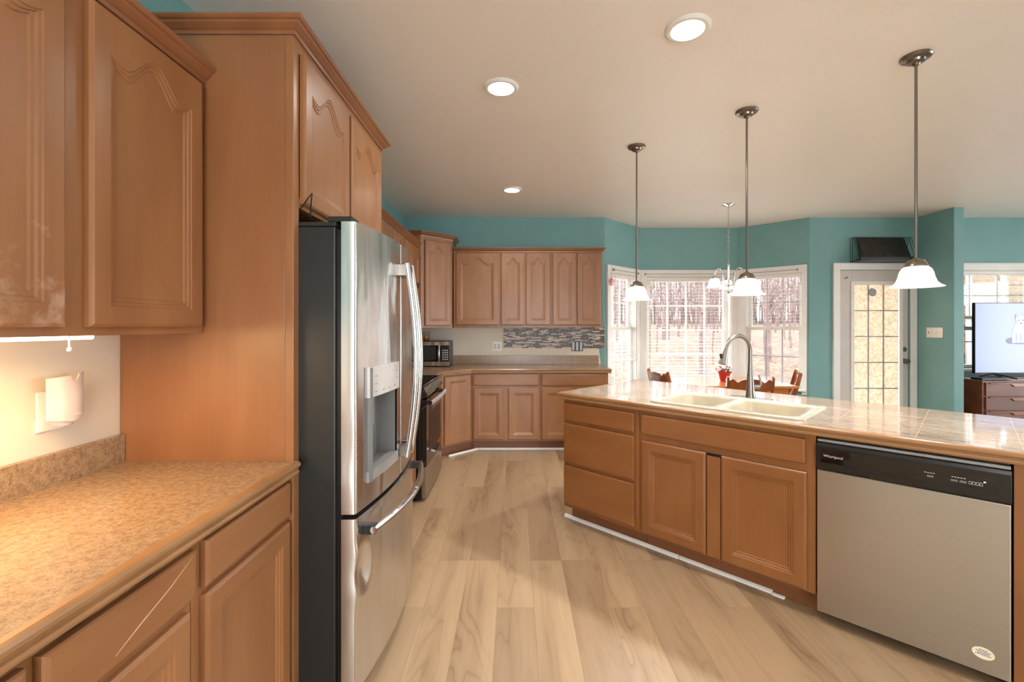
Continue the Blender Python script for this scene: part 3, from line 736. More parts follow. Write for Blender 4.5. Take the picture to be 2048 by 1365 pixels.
# back wall uppers
UB = 5.295
ug = 'wall cabinets along the back wall'
cabinet('upper_cabinet', 'single-door arched wall cabinet beside the angled corner cabinet', (-.716, UB, 0), 0, .541, BW-UB-.001, 1.363, 2.24, doors=[(.03, .523, 1.392, 2.236, True)], group=ug)
cabinet('upper_cabinet', 'double-door arched wall cabinet in the middle of the back wall', (-.174, UB, 0), 0, .593, BW-UB-.001, 1.363, 2.24, doors=[(.012, .286, 1.392, 2.236, True), (.300, .580, 1.392, 2.236, True)], group=ug)
cabinet('upper_cabinet', 'double-door arched wall cabinet next to the bay window', (.420, UB, 0), 0, .592, BW-UB-.001, 1.363, 2.24, doors=[(.016, .286, 1.392, 2.236, True), (.300, .574, 1.392, 2.236, True)], group=ug)
tag(moulding('crown_moulding', [(-.714, UB), (1.012, UB), (1.012, BW)], [(o*.9, h*.95) for o, h in CROWN], 'crown', z=2.2405), 'wooden crown moulding along the top of the back wall cabinets', 'moulding')
# back base cabinets
BB = 5.0
bg = 'base cabinets along the back wall'
cabinet('base_cabinet', 'back wall base cabinet with one drawer over two doors', (-.470, BB, 0), 0, .748, BW-BB-.022, .118, .867, doors=[(.015, .346, .135, .702, False), (.395, .728, .135, .702, False)], drawers=[(.015, .728, .728, .858)], toe=True, group=bg)
cabinet('base_cabinet', 'back wall base cabinet partly hidden behind the island corner', (.279, BB, 0), 0, .745, BW-BB-.022, .118, .867, doors=[(.013, .345, .135, .702, False), (.39, .725, .135, .702, False)], drawers=[(.013, .725, .728, .858)], toe=True, group=bg)
t = thing('corner_base_cabinet', 'angled maple corner base cabinet beside the range', 'cabinet', (0, 0, 0))
K = [(LW+.022, 4.325), (-.765, 4.325), (-.765, 4.706), (-.472, 4.999), (-.472, BW-.022), (LW+.022, BW-.022)]
bm = bmesh.new(); prism(bm, K, 2, .118, .867); finish('body', bm, 'wood', t, bevel=.0015)
K2 = [(LW+.022, 4.325), (-.855, 4.325), (-.855, 4.743), (-.509, 5.089), (-.472, 5.089), (-.472, BW-.022), (LW+.022, BW-.022)]
bm = bmesh.new(); prism(bm, K2, 2, 0, .1175); finish('toe_kick', bm, 'toe', t)
d = finish('door', panel_door(.345, .72), 'wood', t); d.rotation_euler = (0, 0, PI/4); d.location = (-.765+.035*R2+.0005, 4.706+.035*R2-.0005, .135)
# corner counter
t = thing('granite_counter', 'speckled granite corner counter with wooden edge along the back wall', 'countertop', (0, 0, 0))
CT = [(LW+.001, 4.325), (-.765, 4.325), (-.765, 4.694), (-.4803, 4.9787), (1.036, 4.9787), (1.036, 5.0), (1.036, BW-.001), (LW+.001, BW-.001)]
CT = [(LW+.001, 4.325), (-.765, 4.325), (-.765, 4.694), (-.4803, 4.9787), (1.030, 4.9787), (1.030, BW-.001), (LW+.001, BW-.001)]
bm = bmesh.new(); prism(bm, CT, 2, .868, .914); finish('slab', bm, 'granite', t)
moulding('wood_edge', CT[1:6], EDGE, 'edge', t, z=.914)
box('backsplash', [(LW+.022, 1.028, BW-.021, BW-.001, .9145, 1.022), (LW+.001, LW+.021, 4.325, BW-.001, .9145, 1.022)], 'granite', t, bevel=.002)
t = thing('granite_counter', 'short granite counter between refrigerator enclosure and range', 'countertop', (0, 0, 0))
box('slab', (LW+.001, -.767, 2.602, 3.55, .868, .914), 'granite', t); moulding('wood_edge', [(-.767, 2.602), (-.767, 3.55)], EDGE, 'edge', t, z=.914)
cabinet('base_cabinet', 'maple base cabinet hidden between refrigerator and range', (BF, 2.602, 0), PI/2, .948, BF-LW-.002, .115, .867, doors=[(.03, .46, .13, .702, False), (.49, .92, .13, .702, False)], drawers=[(.03, .46, .725, .847), (.49, .92, .725, .847)], toe=True)
tag(box('mosaic_backsplash', (-.14, 1.100, BW-.009, BW-.001, 1.112, 1.3625), 'mosaic', bevel=0), 'strip of thin beige, black and mauve mosaic tiles under the back wall cabinets', 'tile backsplash')
t = thing('wall_outlet', 'white double outlet plate on the beige back wall left of the mosaic', 'outlet', (-.277, BW-.001, 1.133))
box('plate', (0, .113, -.006, 0, -.056, .056), 'plate', t, bevel=.002)
for x in (.032, .081): box('receptacle', (x-.016, x+.016, -.008, -.006, -.034, .034), 'offwhite', t, bevel=.001); 
for x in (.032, .081): box('slot', [(x-.007, x-.004, -.0085, -.008, .01, .02), (x+.004, x+.007, -.0085, -.008, .01, .02), (x-.007, x-.004, -.0085, -.008, -.02, -.01), (x+.004, x+.007, -.0085, -.008, -.02, -.01)], 'black', t, bevel=0)
t = thing('wall_outlet', 'uncovered double outlet with black gaps set in the mosaic', 'outlet', (.695, BW-.010, 1.135))
box('box_opening', (0, .14, -.003, 0, -.06, .06), 'black', t); 
for x in (.018, .066, .114): box('receptacle', (x-.013, x+.015, -.01, -.003, -.052, .052), 'print', t, bevel=.003)

# ------------------------------------------------------------ range
RY = 3.562; t = thing('range', 'black slide-in range with silver handle and stainless bottom drawer', 'range', (-.715, RY, 0), PI/2)
RW = .756
box('case', (0, RW, .02, .64, .02, .898), 'black', t, bevel=.003)
box('cooktop', (-.002, RW+.002, .0, .642, .899, .916), 'blackgloss', t, bevel=.004)
bm = bmesh.new(); prism(bm, [(.018, .81), (-.022, .82), (-.030, .84), (.0, .896), (.018, .896)], 0, .002, RW-.002); finish('control_panel', bm, 'blackgloss', t)
dr = box('oven_door', (.004, RW-.004, -.022, .019, .285, .805), 'blackgloss', t, bevel=.004)
box('door_window', (.11, RW-.11, -.0235, -.022, .36, .68), 'black', dr)
pts = [(.03+.696*i/16, -.055-.018*math.sin(PI*i/16), .775) for i in range(17)]
bm = bmesh.new(); addtube(bm, pts, .019, 10)
for v in bm.verts: v.co.y = v.co.y*.6+(-.062)*.4
M['satin'] = plain('satin_silver_metal', (214, 214, 216), .42, .5)
h = finish('handle', bm, 'satin', dr, smooth='auto')
for x in (.04, RW-.04): box('handle_mount', (x-.014, x+.014, -.06, -.0221, .76, .79), 'black', h)
box('bottom_drawer', (.004, RW-.004, -.018, .019, .03, .275), 'steel_dw', t, bevel=.004)
for k, (x, y, r) in enumerate(((.2, .2, .1), (.56, .2, .08), (.2, .48, .075), (.56, .48, .1))):
    bm = bmesh.new(); addlathe(bm, [(r-.002, 0), (r, 0), (r, .0006), (r-.002, .0006), (r-.002, 0)], (x, y, .9162), 40); finish('burner_ring', bm, 'printdim', t)
for x in (.05, RW-.05): lathe('foot', [(.015, 0), (.015, .0195)], 'black', t, c=(x, .08, 0), seg=12)

# microwave and fruit tub
MY = 5.20; t = thing('microwave', 'stainless and black microwave in the corner of the counter', 'microwave', (-1.27, MY, .915))
mw_, mh_ = .515, .295
box('case', (0, mw_, .02, .35, .012, mh_), 'black', t, bevel=.004)
box('front_trim', [(0, mw_-.0, .0, .0195, .012, .060), (0, mw_-.0, .0, .0195, mh_-.05, mh_-.006)], 'steel', t, bevel=.002)
box('door_glass', (.004, mw_-.092, .0, .0195, .0605, mh_-.0505), 'blackgloss', t, bevel=.001)
box('door_screen', (.03, mw_-.15, -.001, 0, .08, mh_-.07), 'darkgrey', t, bevel=0)
box('keypad', (mw_-.0915, mw_-.002, .001, .0195, .0605, mh_-.0505), 'black', t, bevel=.001)
bm = bmesh.new()
for i in range(3):
    for j in range(5): addbox(bm, mw_-.075+i*.024, mw_-.060+i*.024, 0, .001, .08+j*.026, .092+j*.026)
finish('keypad_keys', bm, 'print', t)
tube('handle', [(mw_-.11, -.004-.03*math.sin(PI*i/12), .05+.20*i/12) for i in range(13)], .012, 'steel', t, 10)
for x in (.05, mw_-.05):
    for y in (.05, .3): lathe('foot', [(.012, 0), (.012, .0122)], 'black', t, c=(x, y, 0), seg=10)
tx, ty, tz = -1.075, 5.33, .915+mh_+.001
t = thing('plastic_tub', 'clear plastic tub holding oranges on top of the microwave', 'container', (tx, ty, tz))
lathe('tub', [(0, 0), (.062, 0), (.072, .002), (.086, .105), (.089, .105), (.089, .109), (.084, .109), (.070, .004), (0, .003)], 'plasticclear', t, seg=28)
og = thing('x', None, None); bpy.data.objects.remove(og)
bm = bmesh.new(); bmesh.ops.create_uvsphere(bm, u_segments=20, v_segments=14, radius=.031)
og = finish('orange', bm, 'orange', None, smooth=True)
for i, (dx, dy) in enumerate(((.036, -.01), (-.03, -.026), (-.012, .034))):
    q = og if i == 0 else og.copy()
    if i: C.objects.link(q)
    q.location = (tx+dx, ty+dy, tz+.0345)
    tag(q, ('orange nearest the bay window side inside the clear tub', 'orange at the front left inside the clear tub', 'orange at the back inside the clear tub')[i], 'orange', 'oranges in the clear tub')

# ------------------------------------------------------------ island (local frame: x along the face, y into the island)
IO = (.300, 3.215); IR = -PI/4; FV = .032
def isl(u, v, z=0): return (IO[0]+R2*(u+v), IO[1]+R2*(v-u), z)
def at(u, v=FV, z=0): return isl(u, v, z)
ig = None
cabinet('base_cabinet', 'island base cabinet with a stack of three drawers, nearest the aisle corner', at(.035), IR, .590, .59, .115, .867,
    drawers=[(.009, .561, .724, .845), (.009, .561, .430, .702), (.009, .561, .140, .408)], m='wood_w', mh='wood_wh', toe=True)
c = cabinet('sink_cabinet', 'wide island base cabinet below the cream sink with false front and two doors', at(.626), IR, .923, .59, .115, .867,
    doors=[(.018, .410, .125, .686, False), (.493, .888, .125, .686, False)], drawers=[(.018, .883, .724, .845)], m='wood_w', mh='wood_wh', toe=True,
    bodies=[(.0008, .9222, 0, .02, .115, .867), (.0008, .02, .02, .59, .115, .867), (.903, .9222, .02, .59, .115, .867), (.02, .903, .57, .59, .115, .867), (.02, .903, .02, .57, .115, .135)])
box('centre_strip', (.416, .487, -.012, -.0005, .125, .672), 'wood_w', c)
box('gap', (.412, .491, -.003, -.0004, .672, .686), 'black', c, bevel=0)  # black sheet stands in for the shaded hole above the strip
t = thing('dishwasher', 'stainless dishwasher with black control strip built into the island', 'dishwasher', at(1.552), IR)
DW = .622
box('tub', (.006, DW-.006, .012, .58, .06, .862), 'black', t)
box('door', (.004, DW-.004, -.020, .0115, .052, .7135), 'steel_dw', t, bevel=.004)
bm = bmesh.new()
cp = [(.0115, .7145), (-.020, .7145), (-.024, .722), (-.024, .826), (-.016, .840), (.0115, .842)]
prism(bm, cp, 0, .002, DW-.002); pn = finish('control_panel', bm, 'black', t, bevel=.002)
box('top_strip', (.004, DW-.004, -.010, .0115, .8425, .855), 'greyplastic', t, bevel=.003)
box('handle_pocket', (.20, .37, -.0252, -.0243, .718, .742), 'blackgloss', pn, bevel=0)
box('display_window', (.02, DW-.04, -.0250, -.0243, .752, .815), 'blackgloss', pn, bevel=0)
text('brand_lettering', 'Whirlpool', .018, 'print', pn, (.068, -.0252, .783), (PI/2, 0, 0), .0003)
bm = bmesh.new()
for x in (.395, .465, .49): addbox(bm, x-.010, x+.010, -.0256, -.0250, .768, .776)
finish('button_bars', bm, 'printdim', pn)
for x, n_ in ((.395, 4), (.475, 5)):
    box('button_lettering', [(x-.018+i*.0085, x-.012+i*.0085, -.0254, -.0250, .7845, .7870) for i in range(n_)], 'print', pn, bevel=0)
bm = bmesh.new()
for x in (.515, .535):
    for q in ((x-.009, x+.009, .778, .7792), (x-.009, x+.009, .768, .7692), (x-.009, x-.0082, .7692, .778), (x+.0082, x+.009, .7692, .778), (x-.002, x+.002, .772, .775)):
        addbox(bm, q[0], q[1], -.0256, -.0250, q[2], q[3])
finish('button_frames', bm, 'print', pn)
box('status_led', (.546, .552, -.0256, -.0250, .783, .786), 'led', pn, bevel=0)
bm = bmesh.new(); addlathe(bm, [(0, 0), (.031, 0), (.031, .0006), (0, .0006)], seg=40)
for v in bm.verts: v.co = Vector((.545+v.co.x, -.0205-v.co.z, .128+v.co.y*.72))
stk = finish('sticker', bm, 'stickerwhite', t)
for k, (s, dz_) in enumerate((('ENERGY', .012), ('RINSE AID', .006), ('TESTED', 0), ('CLEAN SAFE', -.006))):
    bm = bmesh.new(); hw = (.012, .020, .016, .022)[k]; x = -hw
    while x < hw:
        l = random.uniform(.003, .006); addbox(bm, .545+x, .545+min(x+l, hw), -.0216, -.0210, .128+dz_-.0013, .128+dz_+.0013); x += l+.0014
    finish('printed_line', bm, 'stickerblue', stk)
box('kick_plate', (.004, DW-.004, .075, .095, .0, .0515), 'black', t)
for x in (.03, DW-.03): lathe('foot', [(.012, 0), (.012, .0595)], 'darkgrey', t, c=(x, .12, 0), seg=10)
cabinet('end_panel', 'wooden island end panel right of the dishwasher', at(2.176), IR, .09, .59, 0, .867, m='wood_w', cat='panel')
t = thing('back_panel', 'wooden rear panel closing the seating side of the island', 'panel', at(.036, .633), IR)
box('panel', (0, 2.228, 0, .02, 0, .867), 'wood_w', t)

def rrect(x0, x1, y0, y1, r, n=6):
    ps = []
    for cx, cy, a0 in ((x1-r, y0+r, -PI/2), (x1-r, y1-r, 0), (x0+r, y1-r, PI/2), (x0+r, y0+r, PI)):
        for i in range(n+1): a = a0+PI/2*i/n; ps.append((cx+r*math.cos(a), cy+r*math.sin(a)))
    return ps
def filled(bm, loops, z):
    es = []; vl = []
    for lp in loops:
        vs = [bm.verts.new((x, y, z)) for x, y in lp]; vl.append(vs)
        es += [bm.edges.new((vs[i], vs[(i+1) % len(vs)])) for i in range(len(vs))]
    bmesh.ops.triangle_fill(bm, use_beauty=True, use_dissolve=False, edges=es)
    return vl
t = thing('island_counter', 'polished stone tile island counter with wooden edge, set at an angle', 'countertop', (IO[0], IO[1], 0), IR)
SX0, SX1, SY0, SY1 = .655, 1.49, .075, .62
e = .024
outer = [(e, e), (2.28, e), (2.40, .93), (e, 1.10)]
hole = rrect(SX0+.02, SX1-.02, SY0+.02, SY1-.02, .03)
bm = bmesh.new()
top = filled(bm, [outer, hole], .914); bot = filled(bm, [outer, hole], .868)
for a, b in zip(top, bot):
    for i in range(len(a)): bm.faces.new((a[i], a[(i+1) % len(a)], b[(i+1) % len(a)], b[i]))
finish('slab', bm, 'marble', t)
moulding('wood_edge', [outer[3], outer[0], outer[1], outer[2], outer[3]][0:4], EDGE, 'edge', t, z=.914)
# sink
t = thing('sink', 'cream double-bowl drop-in kitchen sink in the island counter', 'sink', isl(0, 0, .9145), IR)
bm = bmesh.new()
o0 = rrect(SX0, SX1, SY0, SY1, .045); o1 = rrect(SX0+.012, SX1-.012, SY0+.012, SY1-.012, .04)
bowls = [rrect(.700, 1.035, .118, .545, .05), rrect(1.075, 1.447, .118, .53, .05)]
bowls_in = [rrect(.706, 1.029, .124, .539, .045), rrect(1.081, 1.441, .124, .524, .045)]
V0 = [bm.verts.new((x, y, 0)) for x, y in o0]; 
V1 = [bm.verts.new((x, y, .007)) for x, y in rrect(SX0+.002, SX1-.002, SY0+.002, SY1-.002, .044)]
vl = filled(bm, [o1]+bowls, .010)
def ring(a, b):
    for i in range(len(a)): bm.faces.new((a[i], a[(i+1) % len(a)], b[(i+1) % len(a)], b[i]))
ring(V0, V1); ring(V1, vl[0])
for k, bw in enumerate(bowls):
    prev = vl[1+k]
    for ins, z in ((.004, .007), (.008, -.005), (.014, -.12), (.022, -.155), (.045, -.172), (.09, -.176)):
        x0 = min(p[0] for p in bw)+ins; x1 = max(p[0] for p in bw)-ins; y0 = min(p[1] for p in bw)+ins; y1 = max(p[1] for p in bw)-ins
        cur = [bm.verts.new((x, y, z)) for x, y in rrect(x0, x1, y0, y1, max(.02, .05-ins*.3))]
        ring(prev, cur); prev = cur
    bm.faces.new(prev)
finish('basin', bm, 'cream', t, smooth='auto')
for x, y in ((.868, .33), (1.26, .33)): lathe('drain', [(0, .0), (.04, 0), (.042, .003), (.03, .004), (0, .002)], 'nickel', t, c=(x, y, -.1755), seg=24)
# faucet
fu, fv = 1.06, .662
t = thing('faucet', 'brushed nickel pull-down gooseneck faucet behind the sink', 'faucet', isl(fu, fv, .9145), IR)
box('deck_plate', (-.127, .127, -.028, .028, 0, .007), 'nickel', t, bevel=.004)
lathe('body', [(0, 0), (.030, 0), (.030, .008), (.026, .02), (.0215, .09), (.0165, .17), (.0150, .22), (0, .22)], 'nickel', t, c=(0, 0, .0075))
th = math.radians(198)+PI/4   # world heading of the spout in the local frame
dx, dy = math.cos(th), math.sin(th)
pts = [(0, 0, .21+.0075)]; Rr = .097; zc = .308
for i in range(21):
    a = PI*i/20*.93; r = Rr*(1-math.cos(a)); pts.append((dx*r, dy*r, zc+Rr*math.sin(a)))
tube('gooseneck', pts, .0135, 'nickel', t, 16)
p = Vector(pts[-1]); q = (Vector(pts[-1])-Vector(pts[-2])).normalized()
tube('spray_head', [p-q*.006, p+q*.005, p+q*.07, p+q*.105, p+q*.108], [.0145, .016, .021, .026, .022], 'nickel', t, 18)
pb = p+q*.06+Vector((dx, dy, 0))*.021
box('spray_button', (-.006, .006, -.009, .009, -.022, .022), 'black', t, bevel=.003, loc=tuple(pb), rot=(0, .22, th))
hd = math.radians(-8)+PI/4; hx, hy = math.cos(hd), math.sin(hd)
hh = tube('handle_hub', [(0, 0, .075), (hx*.055, hy*.055, .075)], .0155, 'nickel', t, 16)
tube('lever', [(hx*.052, hy*.052, .075), (hx*.064, hy*.064, .09), (hx*.060, hy*.060, .125), (hx*.052, hy*.052, .152)], [.010, .0085, .0065, .005], 'nickel', hh, 12)
lathe('sensor_dot', [(0, 0), (.004, .0), (.004, .001), (0, .001)], 'black', t, seg=10, loc=(-.012, -.0145, .15), rot=(PI/2, 0, -.6))
# loose white trim on the floor
t = thing('floor_trim', 'loose white trim strip with a broken end along the foot of the island', 'trim strip', isl(-.02, .098), IR)
bm = bmesh.new(); sec = [(0, 0), (.022, 0), (.022, .020), (.014, .022), (.004, .014)]
prism(bm, sec, 0, 0, .86); prism(bm, [(a+.004, b*.85) for a, b in sec], 0, .862, 1.36); prism(bm, [(a-.003, b*.5) for a, b in sec], 0, 1.361, 1.42)
finish('strip', bm, 'white', t, bevel=.002)

# ------------------------------------------------------------ ceiling lights
def downlight(x, y, lab):
    t = thing('recessed_light', lab, 'ceiling light', (x, y, CEIL-.0005), group='recessed ceiling lights')
    lathe('trim_ring', [(.073, 0), (.099, 0), (.099, -.004), (.088, -.012), (.073, -.012), (.073, 0)], 'white', t, caps=False, seg=40)
    lathe('lens', [(0, -.0075), (.0725, -.0075), (.0725, -.003), (0, -.003)], 'lampwhite', t, seg=40)
for (x, y), l in zip(DOWN, ('large lit recessed ceiling light nearest the island', 'lit recessed ceiling light in front of the refrigerator', 'small lit recessed ceiling light farthest toward the back cabinets')): downlight(x, y, l)
SH = [(.030, .100), (.046, .098), (.058, .088), (.066, .070), (.071, .046), (.080, .022), (.094, .008), (.108, .001), (.109, -.002), (.106, -.002), (.092, .004), (.077, .019), (.067, .044), (.062, .068), (.054, .085), (.043, .094), (.030, .096), (.030, .100)]
CAP = [(0, .142), (.012, .142), (.016, .136), (.030, .132), (.040, .122), (.045, .110), (.050, .102), (.050, .098), (.0, .098)]
def pendant(x, y, lab, tilt=0):
    t = thing('pendant_light', lab, 'pendant light', (x, y, CEIL-.0005), group='pendant lights over the island')
    lathe('canopy', [(0, 0), (.064, 0), (.066, -.006), (.060, -.014), (.040, -.020), (.036, -.030), (.018, -.036), (.012, -.046), (0, -.046)][::-1], 'nickel', t)
    zs = 1.577-CEIL
    tube('rod', [(0, 0, -.04), (0, 0, zs+.138)], .0065, 'nickel', t, 10)
    lathe('socket_cap', [(r, z+zs) for r, z in CAP][::-1], 'nickel', t)
    bm = bmesh.new()
    for k in range(10):
        a = 2*PI*k/10; addbox(bm, -.004, .004, -.0015, .0015, .100, .122)
        for v in bm.verts[-8:]: pass
    bm.free()
    lathe('glass_shade', [(r, z+zs) for r, z in SH], 'shade', t, caps=False, seg=40)
    light('pendant_bulb', 'POINT', (x, y, 1.577+.045), 19, (1, .98, .94), shadow_soft_size=.025)
for (x, y), l in zip([(.905, 3.385), (1.441, 2.829), (1.990, 2.258)], ('farthest pendant light with bell glass shade, left of the chandelier', 'middle pendant light with bell glass shade, beside the chandelier', 'nearest pendant light with bell glass shade, in front of the glazed door')): pendant(x, y, l)
# chandelier
cx, cy = 2.337, 4.98
t = thing('chandelier', 'small chandelier with chain and three bell glass shades above the dining table', 'chandelier', (cx, cy, CEIL-.0005))
lathe('canopy', [(0, -.03), (.02, -.028), (.05, -.014), (.064, -.006), (.064, 0), (0, 0)], 'chrome', t)
bm = bmesh.new(); z = -.03; k = 0
while z > -.60:
    pts = [((.009*math.cos(a))*(k % 2), (.009*math.cos(a))*(1-k % 2), z-.016+.018*math.sin(a)) for a in [2*PI*i/10 for i in range(11)]]
    addtube(bm, pts, .0022, 6, False); z -= .028; k += 1
finish('chain', bm, 'chrome', t, smooth='auto')
lathe('stem', [(0, -.98), (.010, -.975), (.016, -.96), (.010, -.945), (.009, -.90), (.018, -.885), (.018, -.87), (.010, -.86), (.008, -.68), (.014, -.665), (.008, -.65), (.005, -.60), (0, -.60)], 'chrome', t, seg=20)
zs = 1.945-.0-CEIL
for k, a in enumerate((math.radians(190), math.radians(310), math.radians(70))):
    ux, uy = math.cos(a), math.sin(a); rr = .17
    pts = [(ux*r, uy*r, z) for r, z in ((.008, -.89), (.03, -.90), (.055, -.87), (.065, -.80), (.075, -.745), (.10, -.712), (.13, -.712), (.155, -.74), (rr, -.775), (rr, -.79))]
    arm = tube('arm', pts, .005, 'chrome', t, 8)
    lathe('socket', [(0, -.79), (.014, -.79), (.018, -.80), (.018, -.815), (.024, -.822), (0, -.822)][::-1], 'chrome', t, c=(ux*rr, uy*rr, 0), seg=16)
    lathe('glass_shade', [(r*.82, z*.95-.915+.0) for r, z in SH], 'shade', t, c=(ux*rr, uy*rr, 0), seg=28, caps=False)
    light('chandelier_bulb', 'POINT', (cx+ux*rr, cy+uy*rr, CEIL-.87), 10, (1, .98, .94), shadow_soft_size=.02)

# ------------------------------------------------------------ dining table and chairs
TX0, TX1, TY0, TY1 = 1.70, 2.99, 4.78, 5.68
t = thing('dining_table', 'glossy honey wood dining table in the bay window', 'table', ((TX0+TX1)/2, (TY0+TY1)/2, 0))
hw, hd_ = (TX1-TX0)/2, (TY1-TY0)/2
box('tabletop', (-hw, hw, -hd_, hd_, .724, .75), 'table', t, bevel=.006)
box('apron', [(-hw+.07, hw-.07, -hd_+.07, -hd_+.09, .64, .7235), (-hw+.07, hw-.07, hd_-.09, hd_-.07, .64, .7235), (-hw+.07, -hw+.09, -hd_+.09, hd_-.09, .64, .7235), (hw-.09, hw-.07, -hd_+.09, hd_-.09, .64, .7235)], 'table', t)
for sx in (-1, 1):
    for sy in (-1, 1):
        lathe('leg', [(.016, 0), (.022, .05), (.030, .30), (.022, .34), (.034, .38), (.034, .6), (.036, .7235)], 'table', t, c=(sx*(hw-.11), sy*(hd_-.11), 0), seg=16)
def chair(x, y, rz, lab, first=[None]):
    if first[0] is None:
        t = thing('dining_chair', lab, 'chair', (x, y, 0), rz, 'dining chairs around the table')
        bm = bmesh.new(); prism(bm, rrect(-.21, .21, .0, .41, .06), 2, .43, .46); finish('seat', bm, 'chairwood', t, bevel=.006)
        for sx in (-1, 1):
            tube('leg', [(sx*.19, .38, 0), (sx*.175, .35, .22), (sx*.16, .33, .4295)], [.014, .020, .016], 'chairwood', t, 10)
            tube('leg', [(sx*.19, -.03, 0), (sx*.175, .02, .22), (sx*.165, .05, .4295)], [.014, .020, .016], 'chairwood', t, 10)
            bm = bmesh.new(); prism(bm, [(.03, .455), (.07, .455), (.028, .66), (-.03, .885), (-.062, .872), (-.05, .80), (-.012, .64)], 0, sx*.208-.011, sx*.208+.011); finish('back_post', bm, 'chairwood', t, bevel=.004)
        bm = bmesh.new(); ps = []; n = 30
        for i in range(n+1):
            u = -1+2*i/n; a = abs(u); top = .835+.026*math.cos(PI*u*.5)**2-.020*math.exp(-((a-.62)/.10)**2)+.022*math.exp(-((a-.86)/.12)**2)
            ps.append((u*.196, top))
        for i in range(n+1):
            u = 1-2*i/n; ps.append((u*.196, .735+.012*math.cos(2*PI*u)))
        prism(bm, ps, 1, -.010, .010)
        for v in bm.verts:
            v.co.y += -.028-.02*(1-(v.co.x/.2)**2)-(v.co.z-.735)*.2
        finish('crest_rail', bm, 'chairwood', t, bevel=.003)
        for i in range(5):
            x_ = -.13+.065*i; tube('spindle', [(x_, .05, .459), (x_, .018, .58), (x_, -.038, .74)], [.008, .012, .008], 'chairwood', t, 8)
        for yy in (.36, .0): tube('stretcher', [(-.178, yy, .2), (.178, yy, .2)], .009, 'chairwood', t, 8)
        first[0] = t; return t
    t = copy_tree(first[0]); t['label'] = lab; t.location = (x, y, 0); t.rotation_euler = (0, 0, rz); return t
chair(2.33, 4.53, math.radians(-10), 'wooden dining chair on the island side of the table, behind the faucet')
chair(1.67, 5.20, math.radians(-78), 'wooden dining chair at the left end of the table')
chair(3.12, 5.10, math.radians(64), 'wooden dining chair at the right end of the table, catching window glare')
# flower pot
px_, py_ = 2.40, 5.22
t = thing('flower_pot', 'red pot with a wavy rim and red and white flowers on the dining table', 'potted flowers', (px_, py_, .7505))
bm = bmesh.new(); seg = 36; prof = [(.0, 0), (.042, 0), (.045, .01), (.058, .06), (.066, .092), (.078, .112), (.074, .112), (.062, .092), (.053, .06), (.0, .055)]
rg = addlathe(bm, prof, seg=seg)
for i in (4, 5, 6, 7):
    for k, v in enumerate(rg[i]): v.co.z += (.016 if i in (5, 6) else .006)*math.sin(5*2*PI*k/seg)
bmesh.ops.remove_doubles(bm, verts=bm.verts[:], dist=1e-5); finish('pot', bm, 'red', t, smooth='auto')
box('pot_motif', [(-.012, -.003, -.0525, -.0495, .022, .030), (.0, .009, -.0525, -.0495, .022, .030), (-.012, -.003, -.0525, -.0495, .012, .020), (.0, .009, -.0525, -.0495, .012, .020)], 'petalwhite', t, bevel=0)
bm = bmesh.new()
for i in range(70):
    a = random.uniform(0, 2*PI); r = random.uniform(.01, .085); z = random.uniform(.10, .15); s = random.uniform(.012, .022)
    c_ = Vector((r*math.cos(a), r*math.sin(a), z)); d_ = Vector((math.cos(a), math.sin(a), random.uniform(-.2, .8))).normalized()*s; w_ = Vector((-math.sin(a), math.cos(a), random.uniform(-.3, .3)))*s*.4
    vs = [bm.verts.new(p) for p in (c_-d_, c_+w_, c_+d_, c_-w_)]; bm.faces.new(vs)
for i in range(14):
    a = 2*PI*i/14; addtube(bm, [(.02*math.cos(a), .02*math.sin(a), .06), (.06*math.cos(a), .06*math.sin(a), .14)], .0015, 5)
finish('foliage', bm, 'leafgreen', t)
for k in range(16):
    a = 2*PI*k/16+.3; r = .05+.05*((k*7) % 5)/5; z = .125+.05*((k*3) % 4)/4
    bm = bmesh.new(); cc = Vector((r*math.cos(a), r*math.sin(a), z))
    for j in range(5):
        b = 2*PI*j/5; s = .012
        vs = [bm.verts.new(cc+Vector(q)) for q in ((0, 0, -.003), (s*math.cos(b-.5), s*math.sin(b-.5), .003), (s*1.5*math.cos(b), s*1.5*math.sin(b), .001), (s*math.cos(b+.5), s*math.sin(b+.5), .003))]; bm.faces.new(vs)
    bmesh.ops.create_uvsphere(bm, u_segments=8, v_segments=6, radius=.009, matrix=Matrix.Translation(cc))
    finish('flower', bm, 'petalred' if k % 2 else 'petalwhite', t)

# ------------------------------------------------------------ family room: dresser, television
DXl, DY0, DY1, DZ = 5.235, 5.10, 5.555, .770
t = thing('dresser', 'walnut dresser with sculpted drawer pulls under the television', 'dresser', (DXl, DY0, 0))
DWd = 1.65
box('case', (0, DWd, 0, DY1-DY0, .10, DZ), 'dresser', t, bevel=.004)
nz = 4
for i in range(nz):
    a = .125+i*.158
    for x0_, x1_ in ((.03, .815), (.835, 1.62)):
        d = box('drawer', (x0_, x1_, -.016, -.0005, a, a+.150), 'dresser', t, bevel=.002)
        xm = (x0_+x1_)/2; zt = a+.150
        bm = bmesh.new()
        pl = [(xm-.36, zt-.004), (xm+.36, zt-.004), (xm+.36, zt-.016), (xm+.12, zt-.020), (xm+.085, zt-.046), (xm-.085, zt-.046), (xm-.12, zt-.020), (xm-.36, zt-.016)]
        prism(bm, pl, 1, -.030, -.0165); finish('pull', bm, 'chairwood', d, bevel=.003)
for x in (.06, DWd-.06):
    for y in (.06, DY1-DY0-.06): lathe('leg', [(.014, 0), (.022, .0995)], 'dresser', t, c=(x, y, 0), seg=12)
TVX, TVY = 5.335, 5.28
t = thing('television', 'large television showing a white fox on pale blue, standing on the dresser', 'television', (TVX, TVY, DZ))
TW, T0, T1 = 1.45, .060, .885
box('housing', (0, TW, 0, .035, T0, T1), 'black', t, bevel=.003)
